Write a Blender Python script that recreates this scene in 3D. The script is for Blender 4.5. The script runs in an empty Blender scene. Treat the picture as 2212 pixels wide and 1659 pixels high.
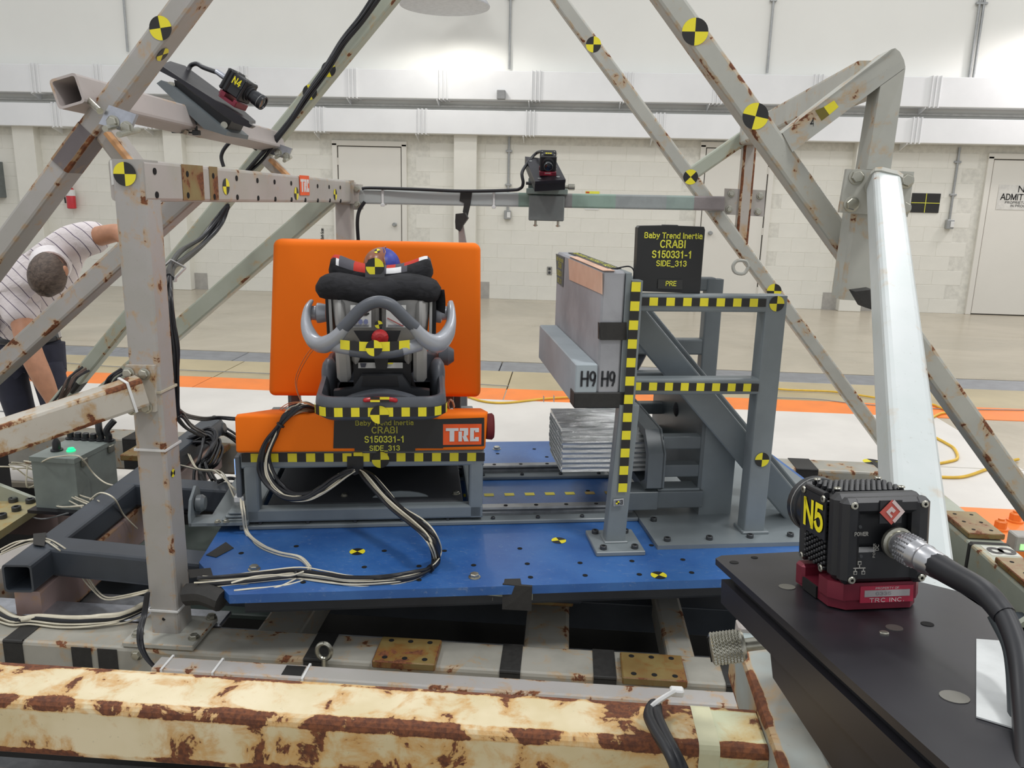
import bpy, bmesh, math, random
from mathutils import Vector as V, Matrix
random.seed(7)
PI = math.pi
scene = bpy.context.scene
COL = scene.collection
# ------------------------------------------------------------------ camera, world, lights, exposure
FPX, CX, CY, HC = 1742.8, 1106.0, 829.5, 1.525
_y, _p, _r = [math.radians(a) for a in (3.753, 13.168, -1.382)]
_fw = V((-math.sin(_y)*math.cos(_p), math.cos(_y)*math.cos(_p), -math.sin(_p)))
_rt = V((math.cos(_y), math.sin(_y), 0)); _dn = _fw.cross(_rt)
CR = _rt*math.cos(_r) + _dn*math.sin(_r); CD = -_rt*math.sin(_r) + _dn*math.cos(_r)
C0 = V((0, 0, HC))
cam = bpy.data.cameras.new('camera'); camo = bpy.data.objects.new('camera', cam); COL.objects.link(camo)
cam.sensor_fit = 'HORIZONTAL'; cam.sensor_width = 36; cam.lens = FPX/2212*36; cam.clip_start = .05; cam.clip_end = 100
m3 = Matrix((CR, -CD, -_fw)).transposed()
camo.matrix_world = Matrix.Translation(C0) @ m3.to_4x4()
scene.camera = camo
scene.view_settings.view_transform = 'Standard'; scene.view_settings.look = 'None'
scene.view_settings.exposure = -0.24; scene.view_settings.gamma = 1; scene.view_settings.use_curve_mapping = False
w = bpy.data.worlds.new('hall_light'); scene.world = w; w.use_nodes = True
w.node_tree.nodes['Background'].inputs[0].default_value = (.95, .97, 1, 1)
w.node_tree.nodes['Background'].inputs[1].default_value = .80
def area(x, y, z, size, power, col=(1, .995, .985)):
    l = bpy.data.lights.new('ceiling_lamp_light', 'AREA'); l.shape = 'DISK'; l.size = size; l.energy = power; l.color = col
    o = bpy.data.objects.new('ceiling_lamp_light', l); o.location = (x, y, z); COL.objects.link(o); return o
for ax, ay, ap in ((-3.5, .6, 130), (2.8, .2, 230), (-3.2, 6.5, 120), (3.4, 6.5, 120), (8, 4, 110), (-8, 4, 70), (7.5, 9.5, 50)):
    area(ax, ay, 7.0, 1.1, ap)
# wall wash of the two high-bay lamps hanging close to the back wall
def spot(x, y, z, power, ang, col=(1, .97, .93)):
    l = bpy.data.lights.new('high_bay_light', 'SPOT'); l.energy = power; l.spot_size = math.radians(ang); l.spot_blend = .35; l.shadow_soft_size = .18; l.color = col
    o = bpy.data.objects.new('high_bay_light', l); o.location = (x, y, z); COL.objects.link(o)
spot(-1.62, 11.15, 3.90, 150, 165)
spot(7.0, 11.15, 4.1, 200, 165, (1, .94, .95))

# ------------------------------------------------------------------ placing helpers (a photo pixel on a known plane of the place)
def ray(x, y): return CR*((x-CX)/FPX) + CD*((y-CY)/FPX) + _fw
def onz(x, y, z): d = ray(x, y); return C0 + d*((z-HC)/d.z)
def ony(x, y, Y): d = ray(x, y); return C0 + d*(Y/d.y)
def onx(x, y, X): d = ray(x, y); return C0 + d*(X/d.x)
BA = math.radians(10.5); BO = V((-.843, 1.855, 0))          # the test buck stands turned 10 degrees on the sled
EU = V((math.cos(BA), math.sin(BA), 0)); EV = V((-math.sin(BA), math.cos(BA), 0)); EZ = V((0, 0, 1)); EX = V((1, 0, 0)); EY = V((0, 1, 0))
def B(u, v, z): return BO + EU*u + EV*v + V((0, 0, z))
def bv(x, y, v): d = ray(x, y); t = (v-(C0-BO).dot(EV))/d.dot(EV); return C0 + d*t
def bloc(p): d = p-BO; return d.dot(EU), d.dot(EV), p.z
BM = Matrix.Translation(BO) @ Matrix.Rotation(BA, 4, 'Z')

# ------------------------------------------------------------------ materials
def lin(c):
    if isinstance(c, str): c = [int(c[i:i+2], 16) for i in (1, 3, 5)]
    return tuple((v/255/12.92 if v/255 <= .04045 else ((v/255+.055)/1.055)**2.4) for v in c) + (1,)
class NT:
    def __init__(s, name):
        s.m = bpy.data.materials.new(name); s.m.use_nodes = True; s.t = s.m.node_tree; s.b = s.t.nodes['Principled BSDF']
    def n(s, typ, **kw):
        nd = s.t.nodes.new(typ)
        for k, v in kw.items():
            if k.startswith('i_'): nd.inputs[k[2:].replace('_', ' ')].default_value = v
            else: setattr(nd, k, v)
        return nd
    def l(s, a, b): s.t.links.new(a, b)
    def math(s, op, a, b=None, c=None):
        nd = s.n('ShaderNodeMath', operation=op)
        for i, v in enumerate((a, b, c)):
            if v is None: continue
            if isinstance(v, (int, float)): nd.inputs[i].default_value = v
            else: s.l(v, nd.inputs[i])
        return nd.outputs[0]
    def ramp(s, f, lo, hi):
        nd = s.n('ShaderNodeMapRange', interpolation_type='SMOOTHSTEP'); nd.inputs[1].default_value = lo; nd.inputs[2].default_value = hi
        s.l(f, nd.inputs[0]); return nd.outputs[0]
    def mix(s, f, a, b):
        nd = s.n('ShaderNodeMix', data_type='RGBA')
        if isinstance(f, (int, float)): nd.inputs[0].default_value = f
        else: s.l(f, nd.inputs[0])
        for i, v in ((6, a), (7, b)):
            if isinstance(v, tuple): nd.inputs[i].default_value = v
            else: s.l(v, nd.inputs[i])
        return nd.outputs[2]
    def noise(s, scale, detail=6, rough=.6, vec=None, dist=0):
        nd = s.n('ShaderNodeTexNoise'); nd.inputs['Scale'].default_value = scale; nd.inputs['Detail'].default_value = detail
        nd.inputs['Roughness'].default_value = rough; nd.inputs['Distortion'].default_value = dist
        s.l(vec if vec is not None else s.co(), nd.inputs['Vector']); return nd.outputs[0]
    def co(s):
        if not hasattr(s, '_co'): s._co = s.n('ShaderNodeTexCoord')
        return s._co.outputs['Object']
    def stretch(s, x, y, z):
        mp = s.n('ShaderNodeMapping'); mp.inputs['Scale'].default_value = (x, y, z); s.l(s.co(), mp.inputs[0]); return mp.outputs[0]
    def bump(s, h, strength=.3, dist=.002):
        nd = s.n('ShaderNodeBump'); nd.inputs['Strength'].default_value = strength; nd.inputs['Distance'].default_value = dist
        s.l(h, nd.inputs['Height']); s.l(nd.outputs[0], s.b.inputs['Normal'])
_mats = {}
def plain(name, c, rough=.5, metal=0, var=.06, scale=14, bump=0, bscale=200, spec=.5, emit=0, alpha=1, coat=0):
    if name in _mats: return _mats[name]
    k = NT(name); a = lin(c); b = k.b
    dk = tuple(x*(1-var*2) for x in a[:3]) + (1,); lt = tuple(min(1, x*(1+var)) for x in a[:3]) + (1,)
    n = k.noise(scale, 5)
    k.l(k.mix(k.ramp(n, .3, .7), dk, lt), b.inputs['Base Color'])
    k.l(k.math('MULTIPLY_ADD', n, .14, rough-.07), b.inputs['Roughness'])
    b.inputs['Metallic'].default_value = metal; b.inputs['Specular IOR Level'].default_value = spec
    b.inputs['Coat Weight'].default_value = coat
    if bump: k.bump(k.noise(bscale, 3), bump, .001)
    if emit: b.inputs['Emission Color'].default_value = a; b.inputs['Emission Strength'].default_value = emit
    if alpha < 1: b.inputs['Alpha'].default_value = alpha
    _mats[name] = k.m; return k.m
def painted(name, base, base2=None, rust=.5, edge=.12, stain='#b98a3c', st=.5, scale=7, rough=.42, rustc='#5a3420', rustc2='#7d4a2a', speck=.5):
    """old enamel on steel: chips and rust spots, thickest along the edges (UV.y is +-1 there)"""
    if name in _mats: return _mats[name]
    k = NT(name); uv = k.n('ShaderNodeSeparateXYZ'); k.l(k._co.outputs['UV'] if hasattr(k, '_co') else (k.co(), k._co.outputs['UV'])[1], uv.inputs[0])
    e = k.ramp(k.math('ABSOLUTE', uv.outputs[1]), .84, 1.0)
    n1 = k.noise(scale, 9, .62, dist=.4); n2 = k.noise(scale*.35, 4); n3 = k.noise(scale*9, 4)
    f = k.math('ADD', k.math('MULTIPLY_ADD', e, edge, n1), k.math('MULTIPLY_ADD', n2, .35, -.175))
    rm = k.ramp(f, rust, rust+.03); sm = k.ramp(f, rust-.13, rust+.02)
    base_c = k.mix(k.ramp(n2, .35, .65), lin(base), lin(base2 or base))
    fine = k.ramp(n3, .66, .72)
    c = k.mix(k.math('MULTIPLY', fine, speck*.5), base_c, lin('#7a6f60'))
    c = k.mix(k.math('MULTIPLY', sm, st), c, lin(stain))
    c = k.mix(rm, c, k.mix(k.ramp(n3, .35, .65), lin(rustc), lin(rustc2)))
    k.l(c, k.b.inputs['Base Color'])
    k.l(k.math('MULTIPLY_ADD', rm, .4, rough), k.b.inputs['Roughness'])
    k.bump(k.math('MULTIPLY_ADD', rm, -1.0, k.math('MULTIPLY', n3, .25)), .25, .0012)
    _mats[name] = k.m; return k.m
WHITE = plain('wall_paint', '#e6e6e0', .75, var=.015, scale=.6)
BLOCKP = plain('block_paint', '#dedcd2', .6, var=.02, scale=3, bump=.15, bscale=60)
DOORP = plain('door_paint', '#dad7ce', .5, var=.015, scale=1)
DUCTP = plain('duct_paint', '#e6e7e7', .45, var=.02, scale=1.5)
GREYB = plain('grey_base_paint', '#a5a29c', .6)
GALV = plain('galvanised_steel', '#a4a6a5', .4, .6)
def floor_mat():
    k = NT('sealed_concrete'); n = k.noise(.55, 8, .65, dist=1.2); n2 = k.noise(.9, 9, .7, k.stretch(.35, 2.4, 1)); n3 = k.noise(30, 5)
    c = k.mix(k.ramp(n, .3, .7), lin('#a59d8b'), lin('#b8ae9b'))
    c = k.mix(k.math('MULTIPLY', k.ramp(n2, .52, .72), .45), c, lin('#8f8572'))
    c = k.mix(k.math('MULTIPLY', k.ramp(n3, .6, .7), .2), c, lin('#857c6b'))
    k.l(c, k.b.inputs['Base Color']); k.l(k.math('MULTIPLY_ADD', n2, .25, .12), k.b.inputs['Roughness'])
    k.b.inputs['Specular IOR Level'].default_value = .45; return k.m
FLOORM = floor_mat()
FLOORY = plain('yellowed_concrete', '#b3a583', .38, var=.08, scale=1.3)
WHITEF = plain('white_floor_paint', '#d6d2cb', .5, var=.03, scale=2.2)
ORANGEF = plain('orange_floor_paint', '#f08434', .5, var=.05, scale=3)
STEELC = plain('steel_cover_plate', '#8d8f93', .45, .35, var=.08, scale=9, bump=.4, bscale=90)
DARKPIT = plain('pit_shade_concrete', '#2c2b29', .9)  # dark colour paints extra blackness into the pit
OFFW = painted('off_white_chipped_paint', '#b0a9a4', '#a8a49b', rust=.70, edge=.05, st=.45, scale=15)
GREENW = painted('pale_green_chipped_paint', '#a9ae9f', '#a2a797', rust=.70, edge=.07, st=.45, scale=15)
RUSTW = painted('rusty_cream_paint', '#b0b0a7', '#a8a8a0', rust=.655, edge=.08, st=.5, scale=17)
GREY_W = painted('grey_white_paint', '#a3a09a', '#a9a5a2', rust=.672, edge=.075, st=.5, scale=17)
STREAK = painted('rust_streaked_white', '#bdb7ab', '#b5aea2', rust=.625, edge=.13, stain='#a97f3c', st=.7, scale=15)
FGR = painted('heavily_rusted_cream_paint', '#dccfae', '#cbbb92', rust=.595, edge=.15, stain='#c08a3a', st=.75, scale=17, rustc='#55301f', rustc2='#774528')
COLW = painted('white_gloss_paint', '#c6cbca', '#bfc6c4', rust=.72, edge=.05, st=.3, rough=.32, scale=18)
DECK = painted('worn_deck_paint', '#a5a298', '#97958b', rust=.64, edge=.06, st=.45, scale=16)
PINK = painted('pinkish_primer', '#a58f8c', '#93807c', rust=.7, edge=.1)
SPRAY = painted('grey_green_rusty_arm', '#9aa4a3', '#8d8474', rust=.60, edge=.2, st=.6, scale=9)
RUSTP = painted('bare_rusty_pad', '#8a7a4c', '#7b6238', rust=.58, edge=.1, stain='#80562a', st=.8, scale=14)
BARE = plain('bare_plate_steel', '#8a8d90', .35, .75, var=.12, scale=18)
ALU = plain('bright_aluminium', '#b9bcc4', .3, .85, var=.08, scale=30)
BUCKG = plain('buck_grey_paint', '#7c8487', .38, var=.05, scale=6)
BUCKG2 = plain('buck_dark_grey_paint', '#666d70', .4, var=.06, scale=6)
SLATE = plain('slate_blue_paint', '#3e444c', .42, var=.07, scale=9)
BLACKT = plain('black_gaffer_tape', '#2c2b29', .62, var=.1, scale=60, bump=.3, bscale=300)
BLACKS = plain('black_sign_card', '#222324', .42, var=.06, scale=8)
BLACKP = plain('black_plastic', '#202124', .42)
BLACKA = plain('black_anodised', '#2b2a2f', .34, .25, var=.08, scale=10)
CAMB = plain('camera_black', '#242528', .45, .1)
CAMRED = plain('anodised_maroon', '#7c2a3a', .35, .35)
CHROME = plain('zinc_steel', '#b3b1a4', .3, .85, var=.1, scale=40)
SOCKET = plain('dark_socket_steel', '#4a4c4e', .4, .5)
YEL = plain('target_yellow', '#e9dc2e', .45, var=.03)
BLK = plain('target_black', '#232220', .45, var=.06)
HOLE = plain('drilled_hole', '#0d0c0b', .95)
ORG = plain('orange_vinyl', '#ff7c1a', .6, var=.015, scale=2, bump=.2, bscale=260, spec=.18)
def fabric():
    k = NT('black_fabric'); n = k.noise(22, 3, .5, k.stretch(1, 1, 2.2), dist=1.2); n2 = k.noise(420, 2)
    k.l(k.mix(k.ramp(n, .3, .7), lin('#222224'), lin('#2d2d30')), k.b.inputs['Base Color']); k.b.inputs['Roughness'].default_value = .85; k.b.inputs['Specular IOR Level'].default_value = .25
    k.bump(k.math('MULTIPLY_ADD', n2, .06, n), .28, .012); return k.m
FABB = fabric()
FABR = plain('red_fabric', '#b4392f', .85, bump=.3, bscale=400, spec=.2)
FABW = plain('white_fabric', '#d8d8d8', .85, bump=.3, bscale=400, spec=.2)
FABG = plain('grey_fabric', '#55545a', .9, bump=.3, bscale=400, spec=.2)
SILV = plain('silver_plastic', '#a6a9af', .32, .25, var=.03)
SHELLG = plain('shell_grey_plastic', '#a9a8a5', .4, var=.03)
DKGR = plain('charcoal_plastic', '#565a61', .42, var=.04, bump=.1, bscale=300)
DKPL = plain('near_black_plastic', '#1d1d1f', .5)
REDP = plain('red_plastic', '#c02a2c', .3)
LABW = plain('white_label', '#d9d9d6', .5, var=.02)
PRINT = plain('label_print', '#4a4c58', .6)
BWIRE = plain('black_cable', '#1f2024', .42)
WWIRE = plain('cream_wire', '#d9d2bd', .5)
GWIRE = plain('grey_wire', '#8d8f90', .5)
CWIRE = plain('copper_wire', '#c98050', .45)
YCORD = plain('yellow_cord', '#dcb43a', .5)
TIEM = plain('white_nylon', '#dcdcda', .45)
FOAM = plain('grey_sprayed_foam', '#9c9da1', .8, var=.1, scale=5, bump=.3, bscale=260)
FOAMB = plain('blue_grey_foam', '#a3adb2', .75, var=.06, scale=4)
def chalk():
    k = NT('chalked_tan_tape'); n = k.noise(40, 6, .7, k.stretch(1, 1, .12), dist=.6); n2 = k.noise(9, 3)
    c = k.mix(k.ramp(n2, .3, .7), lin('#cda58c'), lin('#d9b49c')); c = k.mix(k.math('MULTIPLY', k.ramp(n, .60, .68), .8), c, lin('#d0603a'))
    k.l(c, k.b.inputs['Base Color']); k.b.inputs['Roughness'].default_value = .75; return k.m
CORK = chalk()
LETY = plain('sign_yellow', '#e2e04a', .5, var=.02)
def blue_mat():
    k = NT('scratched_blue_paint'); n = k.noise(5, 7); n2 = k.noise(26, 9, .7, k.stretch(1, 2.2, 1), dist=2.5); n3 = k.noise(3, 3)
    c = k.mix(k.ramp(n, .3, .7), lin('#285696'), lin('#3a69a6'))
    c = k.mix(k.math('MULTIPLY', k.ramp(n2, .56, .68), .6), c, lin('#7187a8'))
    c = k.mix(k.math('MULTIPLY', k.ramp(n2, .30, .24), .6), c, lin('#3a3f4a'))
    c = k.mix(k.math('MULTIPLY', k.ramp(n3, .63, .78), .35), c, lin('#6a7686'))
    k.l(c, k.b.inputs['Base Color']); k.l(k.math('MULTIPLY_ADD', n2, .3, .22), k.b.inputs['Roughness']); return k.m
BLUE = blue_mat()
def foil_mat():
    k = NT('crinkled_aluminium_honeycomb'); b = k.b
    n = k.noise(9, 8, .7, k.stretch(1.2, 1.2, 16), dist=.8)
    k.l(k.mix(k.ramp(n, .3, .7), lin('#b9bbb8'), lin('#ecedeb')), b.inputs['Base Color'])
    b.inputs['Metallic'].default_value = .75; b.inputs['Roughness'].default_value = .22
    k.bump(n, .5, .004); return k.m
FOIL = foil_mat()

# ------------------------------------------------------------------ mesh builder
class MB:
    def __init__(s): s.v = []; s.f = []; s.m = []; s.uv = []; s.flat = False
    def add(s, vs, fs, mi=0, uvs=None, M=None):
        o = len(s.v)
        s.v += [tuple(M @ V(p)) if M is not None else tuple(p) for p in vs]
        for i, f in enumerate(fs):
            s.f.append([a+o for a in f]); s.m.append(mi); s.uv.append(uvs[i] if uvs else [(0, 0)]*len(f))
        return s
    def box(s, c, size, M=None, mi=0, ch=0):
        x, y, z = [a/2 for a in size]; c = V(c); ch = min(ch, x*.9, y*.9, z*.9)
        if ch <= 0:
            vs = [c+V((a*x, b*y, d*z)) for a in (-1, 1) for b in (-1, 1) for d in (-1, 1)]
            fs = [(0, 1, 3, 2), (4, 6, 7, 5), (0, 4, 5, 1), (2, 3, 7, 6), (0, 2, 6, 4), (1, 5, 7, 3)]
            uq = [(-.0, -.6)]*4
            return s.add(vs, fs, mi, None, M)
        vs = []; idx = {}
        for a in (-1, 1):
            for b in (-1, 1):
                for d in (-1, 1):
                    for ax in range(3):
                        p = [a*x, b*y, d*z]; sg = (a, b, d)
                        for j in range(3):
                            if j != ax: p[j] -= sg[j]*ch
                        idx[(a, b, d, ax)] = len(vs); vs.append(c+V(p))
        fs = []
        for ax in range(3):
            o1, o2 = [j for j in range(3) if j != ax]
            for sg in (-1, 1):
                q = []
                for a, b in ((-1, -1), (1, -1), (1, 1), (-1, 1)):
                    t = [0, 0, 0]; t[ax] = sg; t[o1] = a; t[o2] = b; q.append(idx[(*t, ax)])
                fs.append(q if (sg > 0) == (ax != 1) else q[::-1])
        for ax in range(3):
            o1, o2 = [j for j in range(3) if j != ax]
            for a in (-1, 1):
                for b in (-1, 1):
                    t0 = [0, 0, 0]; t0[o1] = a; t0[o2] = b; t1 = list(t0); t0[ax] = -1; t1[ax] = 1
                    q = [idx[(*t0, o1)], idx[(*t1, o1)], idx[(*t1, o2)], idx[(*t0, o2)]]
                    fs.append(q if a*b*(1 if ax != 1 else -1) > 0 else q[::-1])
        for a in (-1, 1):
            for b in (-1, 1):
                for d in (-1, 1):
                    q = [idx[(a, b, d, j)] for j in range(3)]
                    fs.append(q if a*b*d > 0 else q[::-1])
        return s.add(vs, fs, mi, [[(0, .2)]*4]*6 + [[(0, 1)]*4]*12 + [[(0, 1)]*3]*8, M)
    def beam(s, p0, p1, w, h, up=EZ, r=.006, mi=0, wall=0, seg=2):
        s.flat = True; p0 = V(p0); p1 = V(p1); d = (p1-p0); L = d.length; d = d/L
        x = d.cross(V(up)); x.normalize(); y = x.cross(d)
        def ring(hw, hh, r):
            pts = []; tag = []
            for (sx, sy, a0) in ((1, 1, 0), (-1, 1, 90), (-1, -1, 180), (1, -1, 270)):
                for i in range(seg+1):
                    a = math.radians(a0 + 90*i/seg); pts.append((sx*(hw-r)+r*math.cos(a), sy*(hh-r)+r*math.sin(a)))
            return pts
        R = ring(w/2, h/2, min(r, w/2.1, h/2.1)); n = len(R)
        vs = [p0 + x*a + y*b for a, b in R] + [p1 + x*a + y*b for a, b in R]
        fs = []; uv = []
        for i in range(n):
            j = (i+1) % n; fs.append((i, j, n+j, n+i))
            flat = (i % (seg+1)) == seg
            uv.append([(0, 1 if flat else 1), (0, -1 if flat else 1), (L, -1 if flat else 1), (L, 1)])
        if wall:
            q = ring(w/2-wall, h/2-wall, max(.001, r-wall/2)); vs += [p0 + x*a + y*b for a, b in q] + [p1 + x*a + y*b for a, b in q]
            for i in range(n):
                j = (i+1) % n
                fs.append((2*n+j, 2*n+i, 3*n+i, 3*n+j)); uv.append([(0, 0)]*4)
                fs.append((j, i, 2*n+i, 2*n+j)); uv.append([(0, 1)]*4)
                fs.append((n+i, n+j, 3*n+j, 3*n+i)); uv.append([(0, 1)]*4)
        else:
            fs.append(tuple(range(n))[::-1]); uv.append([(0, .5)]*n); fs.append(tuple(range(n, 2*n))); uv.append([(0, .5)]*n)
        return s.add(vs, fs, mi, uv)
    def cyl(s, p0, p1, r0, r1=None, n=16, mi=0, caps=True, rot=0):
        p0 = V(p0); p1 = V(p1); r1 = r0 if r1 is None else r1; d = (p1-p0).normalized(); x = d.orthogonal().normalized(); y = d.cross(x)
        vs = []
        for p, r in ((p0, r0), (p1, r1)):
            for i in range(n): a = 2*PI*i/n+rot; vs.append(p + x*r*math.cos(a) + y*r*math.sin(a))
        fs = [(i, (i+1) % n, n+(i+1) % n, n+i) for i in range(n)]
        if caps: fs += [tuple(range(n))[::-1], tuple(range(n, 2*n))]
        return s.add(vs, fs, mi)
    def lathe(s, p, d, prof, n=20, mi=0):
        """prof: (distance along d, radius)"""
        p = V(p); d = V(d).normalized(); x = d.orthogonal().normalized(); y = d.cross(x); vs = []
        for h, r in prof:
            for i in range(n): a = 2*PI*i/n; vs.append(p + d*h + x*r*math.cos(a) + y*r*math.sin(a))
        fs = []
        for k in range(len(prof)-1):
            for i in range(n): j = (i+1) % n; fs.append((k*n+i, k*n+j, (k+1)*n+j, (k+1)*n+i))
        fs += [tuple(range(n))[::-1], tuple(range((len(prof)-1)*n, len(prof)*n))]
        return s.add(vs, fs, mi)
    def loft(s, rings, mi=0, closed=True, caps=True, mif=None):
        n = len(rings[0]); vs = [p for r in rings for p in r]; o = len(s.v); s.v += [tuple(p) for p in vs]
        for k in range(len(rings)-1):
            for i in range(n if closed else n-1):
                j = (i+1) % n; s.f.append([o+k*n+i, o+k*n+j, o+(k+1)*n+j, o+(k+1)*n+i]); s.m.append(mif(k, i) if mif else mi); s.uv.append([(0, 0)]*4)
        if caps and closed:
            for q in (list(range(n))[::-1], list(range((len(rings)-1)*n, len(rings)*n))): s.f.append([o+i for i in q]); s.m.append(mi); s.uv.append([(0, 0)]*n)
        return s
    def prism(s, poly, d, mi=0):
        """poly: 3D points; extruded by vector d"""
        n = len(poly); d = V(d); vs = [V(p) for p in poly] + [V(p)+d for p in poly]
        fs = [tuple(range(n))[::-1], tuple(range(n, 2*n))] + [(i, (i+1) % n, n+(i+1) % n, n+i) for i in range(n)]
        return s.add(vs, fs, mi, [[(0, .3)]*n, [(0, .3)]*n] + [[(0, .6)]*4]*n)
    def sphere(s, c, r, n=20, m=12, mi=0, sq=(1, 1, 1), mif=None):
        vs = []; c = V(c)
        for j in range(m+1):
            t = PI*j/m
            for i in range(n): a = 2*PI*i/n; vs.append(c + V((r*sq[0]*math.sin(t)*math.cos(a), r*sq[1]*math.sin(t)*math.sin(a), r*sq[2]*math.cos(t))))
        for j in range(m):
            for i in range(n):
                k = (i+1) % n; o = len(s.v); s.f.append([o+j*n+i, o+(j+1)*n+i, o+(j+1)*n+k, o+j*n+k]); s.m.append(mif(j, i) if mif else mi); s.uv.append([(0, 0)]*4)
        s.v += [tuple(p) for p in vs]; return s
    def sweep(s, pts, r, n=6, mi=0, sub=6, rfun=None, ell=None, upv=None):
        P = crom(pts, sub); k = len(P); rings = []; nx = None
        for i in range(k):
            d = (P[min(i+1, k-1)]-P[max(i-1, 0)]).normalized()
            if upv is not None: nx = V(upv) - d*V(upv).dot(d)
            elif nx is None: nx = d.orthogonal()
            else: nx = nx - d*nx.dot(d)
            if nx.length < 1e-6: nx = d.orthogonal()
            nx = nx.normalized(); ny = d.cross(nx); t = i/(k-1); rr = rfun(t) if rfun else r; ra, rb = rr if isinstance(rr, tuple) else (rr, rr)
            rings.append([P[i] + nx*ra*math.cos(2*PI*j/n) + ny*rb*math.sin(2*PI*j/n) for j in range(n)])
        return s.loft(rings, mi)
def crom(pts, sub):
    pts = [V(p) for p in pts]
    if sub <= 1 or len(pts) < 3: return pts
    out = []
    for i in range(len(pts)-1):
        a = pts[max(i-1, 0)]; b = pts[i]; c = pts[i+1]; d = pts[min(i+2, len(pts)-1)]
        for k in range(sub):
            t = k/sub; out.append(.5*((2*b) + (c-a)*t + (2*a-5*b+4*c-d)*t*t + (3*b-a-3*c+d)*t**3))
    out.append(pts[-1]); return out
def put(name, mb, mats, parent=None, smooth=35, label=None, cat=None, group=None, kind=None, origin=None):
    me = bpy.data.meshes.new(name)
    o = bpy.data.objects.new(name, me); COL.objects.link(o)
    wp = V((0, 0, 0)); q = parent
    while q: wp = wp + q.location; q = q.parent
    if parent is None:
        if origin is None:
            xs = [p[0] for p in mb.v]; ys = [p[1] for p in mb.v]; zs = [p[2] for p in mb.v]
            origin = V(((min(xs)+max(xs))/2, (min(ys)+max(ys))/2, min(zs)))
        o.location = origin; wp = V(origin)
    else: o.parent = parent
    me.from_pydata([V(p)-wp for p in mb.v], [], mb.f)
    for m in (mats if isinstance(mats, (list, tuple)) else [mats]): me.materials.append(m)
    me.polygons.foreach_set('material_index', mb.m)
    ul = me.uv_layers.new(name='UVMap'); flat = [c for f in mb.uv for p in f for c in p]
    if len(flat) == len(ul.data)*2: ul.data.foreach_set('uv', flat)
    if len(me.polygons) < 20000:
        b_ = bmesh.new(); b_.from_mesh(me); bmesh.ops.recalc_face_normals(b_, faces=b_.faces); b_.to_mesh(me); b_.free()
    if smooth:
        if mb.flat and smooth == 35: smooth = 14
        me.polygons.foreach_set('use_smooth', [True]*len(me.polygons)); me.set_sharp_from_angle(angle=math.radians(smooth))
    me.update()
    tagp(o, label, cat, group, kind); return o
def tagp(o, label=None, cat=None, group=None, kind=None):
    if label: o['label'] = label
    if cat: o['category'] = cat
    if group: o['group'] = group
    if kind: o['kind'] = kind
    return o
def thing(name, loc, label=None, cat=None, group=None, kind=None):
    o = bpy.data.objects.new(name, None); o.location = V(loc); o.empty_display_size = .05; COL.objects.link(o)
    return tagp(o, label, cat, group, kind)
def wpos(o):
    p = V((0, 0, 0))
    while o: p = p + o.location; o = o.parent
    return p
def child(name, me, parent, M):
    """object sharing mesh data, world matrix M, parent only translated"""
    o = bpy.data.objects.new(name, me); COL.objects.link(o); o.parent = parent
    o.matrix_local = Matrix.Translation(-wpos(parent)) @ M; return o
def bm(name, parent, mb, mats, **k): return put(name, mb, mats, parent, **k)
def frame(z, up=EZ):
    z = V(z).normalized(); x = V(up).cross(z)
    if x.length < 1e-4: x = EX.cross(z)
    if x.length < 1e-4: x = EY.cross(z)
    x.normalize(); y = z.cross(x); return Matrix((x, y, z)).transposed()
def mat4(p, z, up=EZ, s=1): return Matrix.Translation(V(p)) @ frame(z, up).to_4x4() @ Matrix.Scale(s, 4)
# shared bolt meshes (unit radius)
def _mesh(mb, mats, name):
    me = bpy.data.meshes.new(name); me.from_pydata([V(p) for p in mb.v], [], mb.f)
    for m in mats: me.materials.append(m)
    me.polygons.foreach_set('material_index', mb.m); me.polygons.foreach_set('use_smooth', [True]*len(me.polygons)); me.set_sharp_from_angle(angle=math.radians(35)); return me
HEX = _mesh(MB().lathe((0, 0, 0), EZ, [(0, 1.25), (.16, 1.25), (.2, 1.15)], 18).lathe((0, 0, .2), EZ, [(0, .98), (.55, .98), (.68, .84), (.70, .5)], 6), [CHROME], 'hex_bolt')
SOC = _mesh(MB().lathe((0, 0, 0), EZ, [(0, 1), (.95, 1), (1.05, .9), (1.05, .52), (.6, .5)], 14).cyl((0, 0, .5), (0, 0, .62), .5, n=6, mi=1), [SOCKET, HOLE], 'socket_bolt')
def bolt(parent, p, nrm, r, kind='hex', name='bolt', rot=None):
    M = mat4(p, nrm, V((random.random(), random.random(), .3)) if rot is None else rot, r)
    return child(name, HEX if kind == 'hex' else SOC, parent, M)
def _targ(n=28):
    mb = MB()
    for q in range(4):
        vs = [(0, 0, .0)]; k = n//4
        for i in range(k+1): a = PI/2*q + PI/2*i/k; vs.append((math.cos(a), math.sin(a), 0))
        lo = [(x, y, -.012) for x, y, z in vs]
        fs = [tuple([0]+[i+1 for i in range(k+1)])]
        mb.add(vs, fs, q % 2); mb.add(vs[1:]+lo[1:], [(k+1+i, k+2+i, i+1, i) for i in range(k)], q % 2)
    return mb
TARG = _mesh(_targ(), [YEL, BLK], 'round_target')
def sticker(parent, p, nrm, r, rot=0, up=EZ, name='target_sticker', off=.0012, squash=1):
    M = mat4(V(p)+V(nrm).normalized()*off, nrm, up) @ Matrix.Rotation(rot, 4, 'Z') @ Matrix.Diagonal((r, r*squash, r, 1))
    return child(name, TARG, parent, M)
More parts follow.
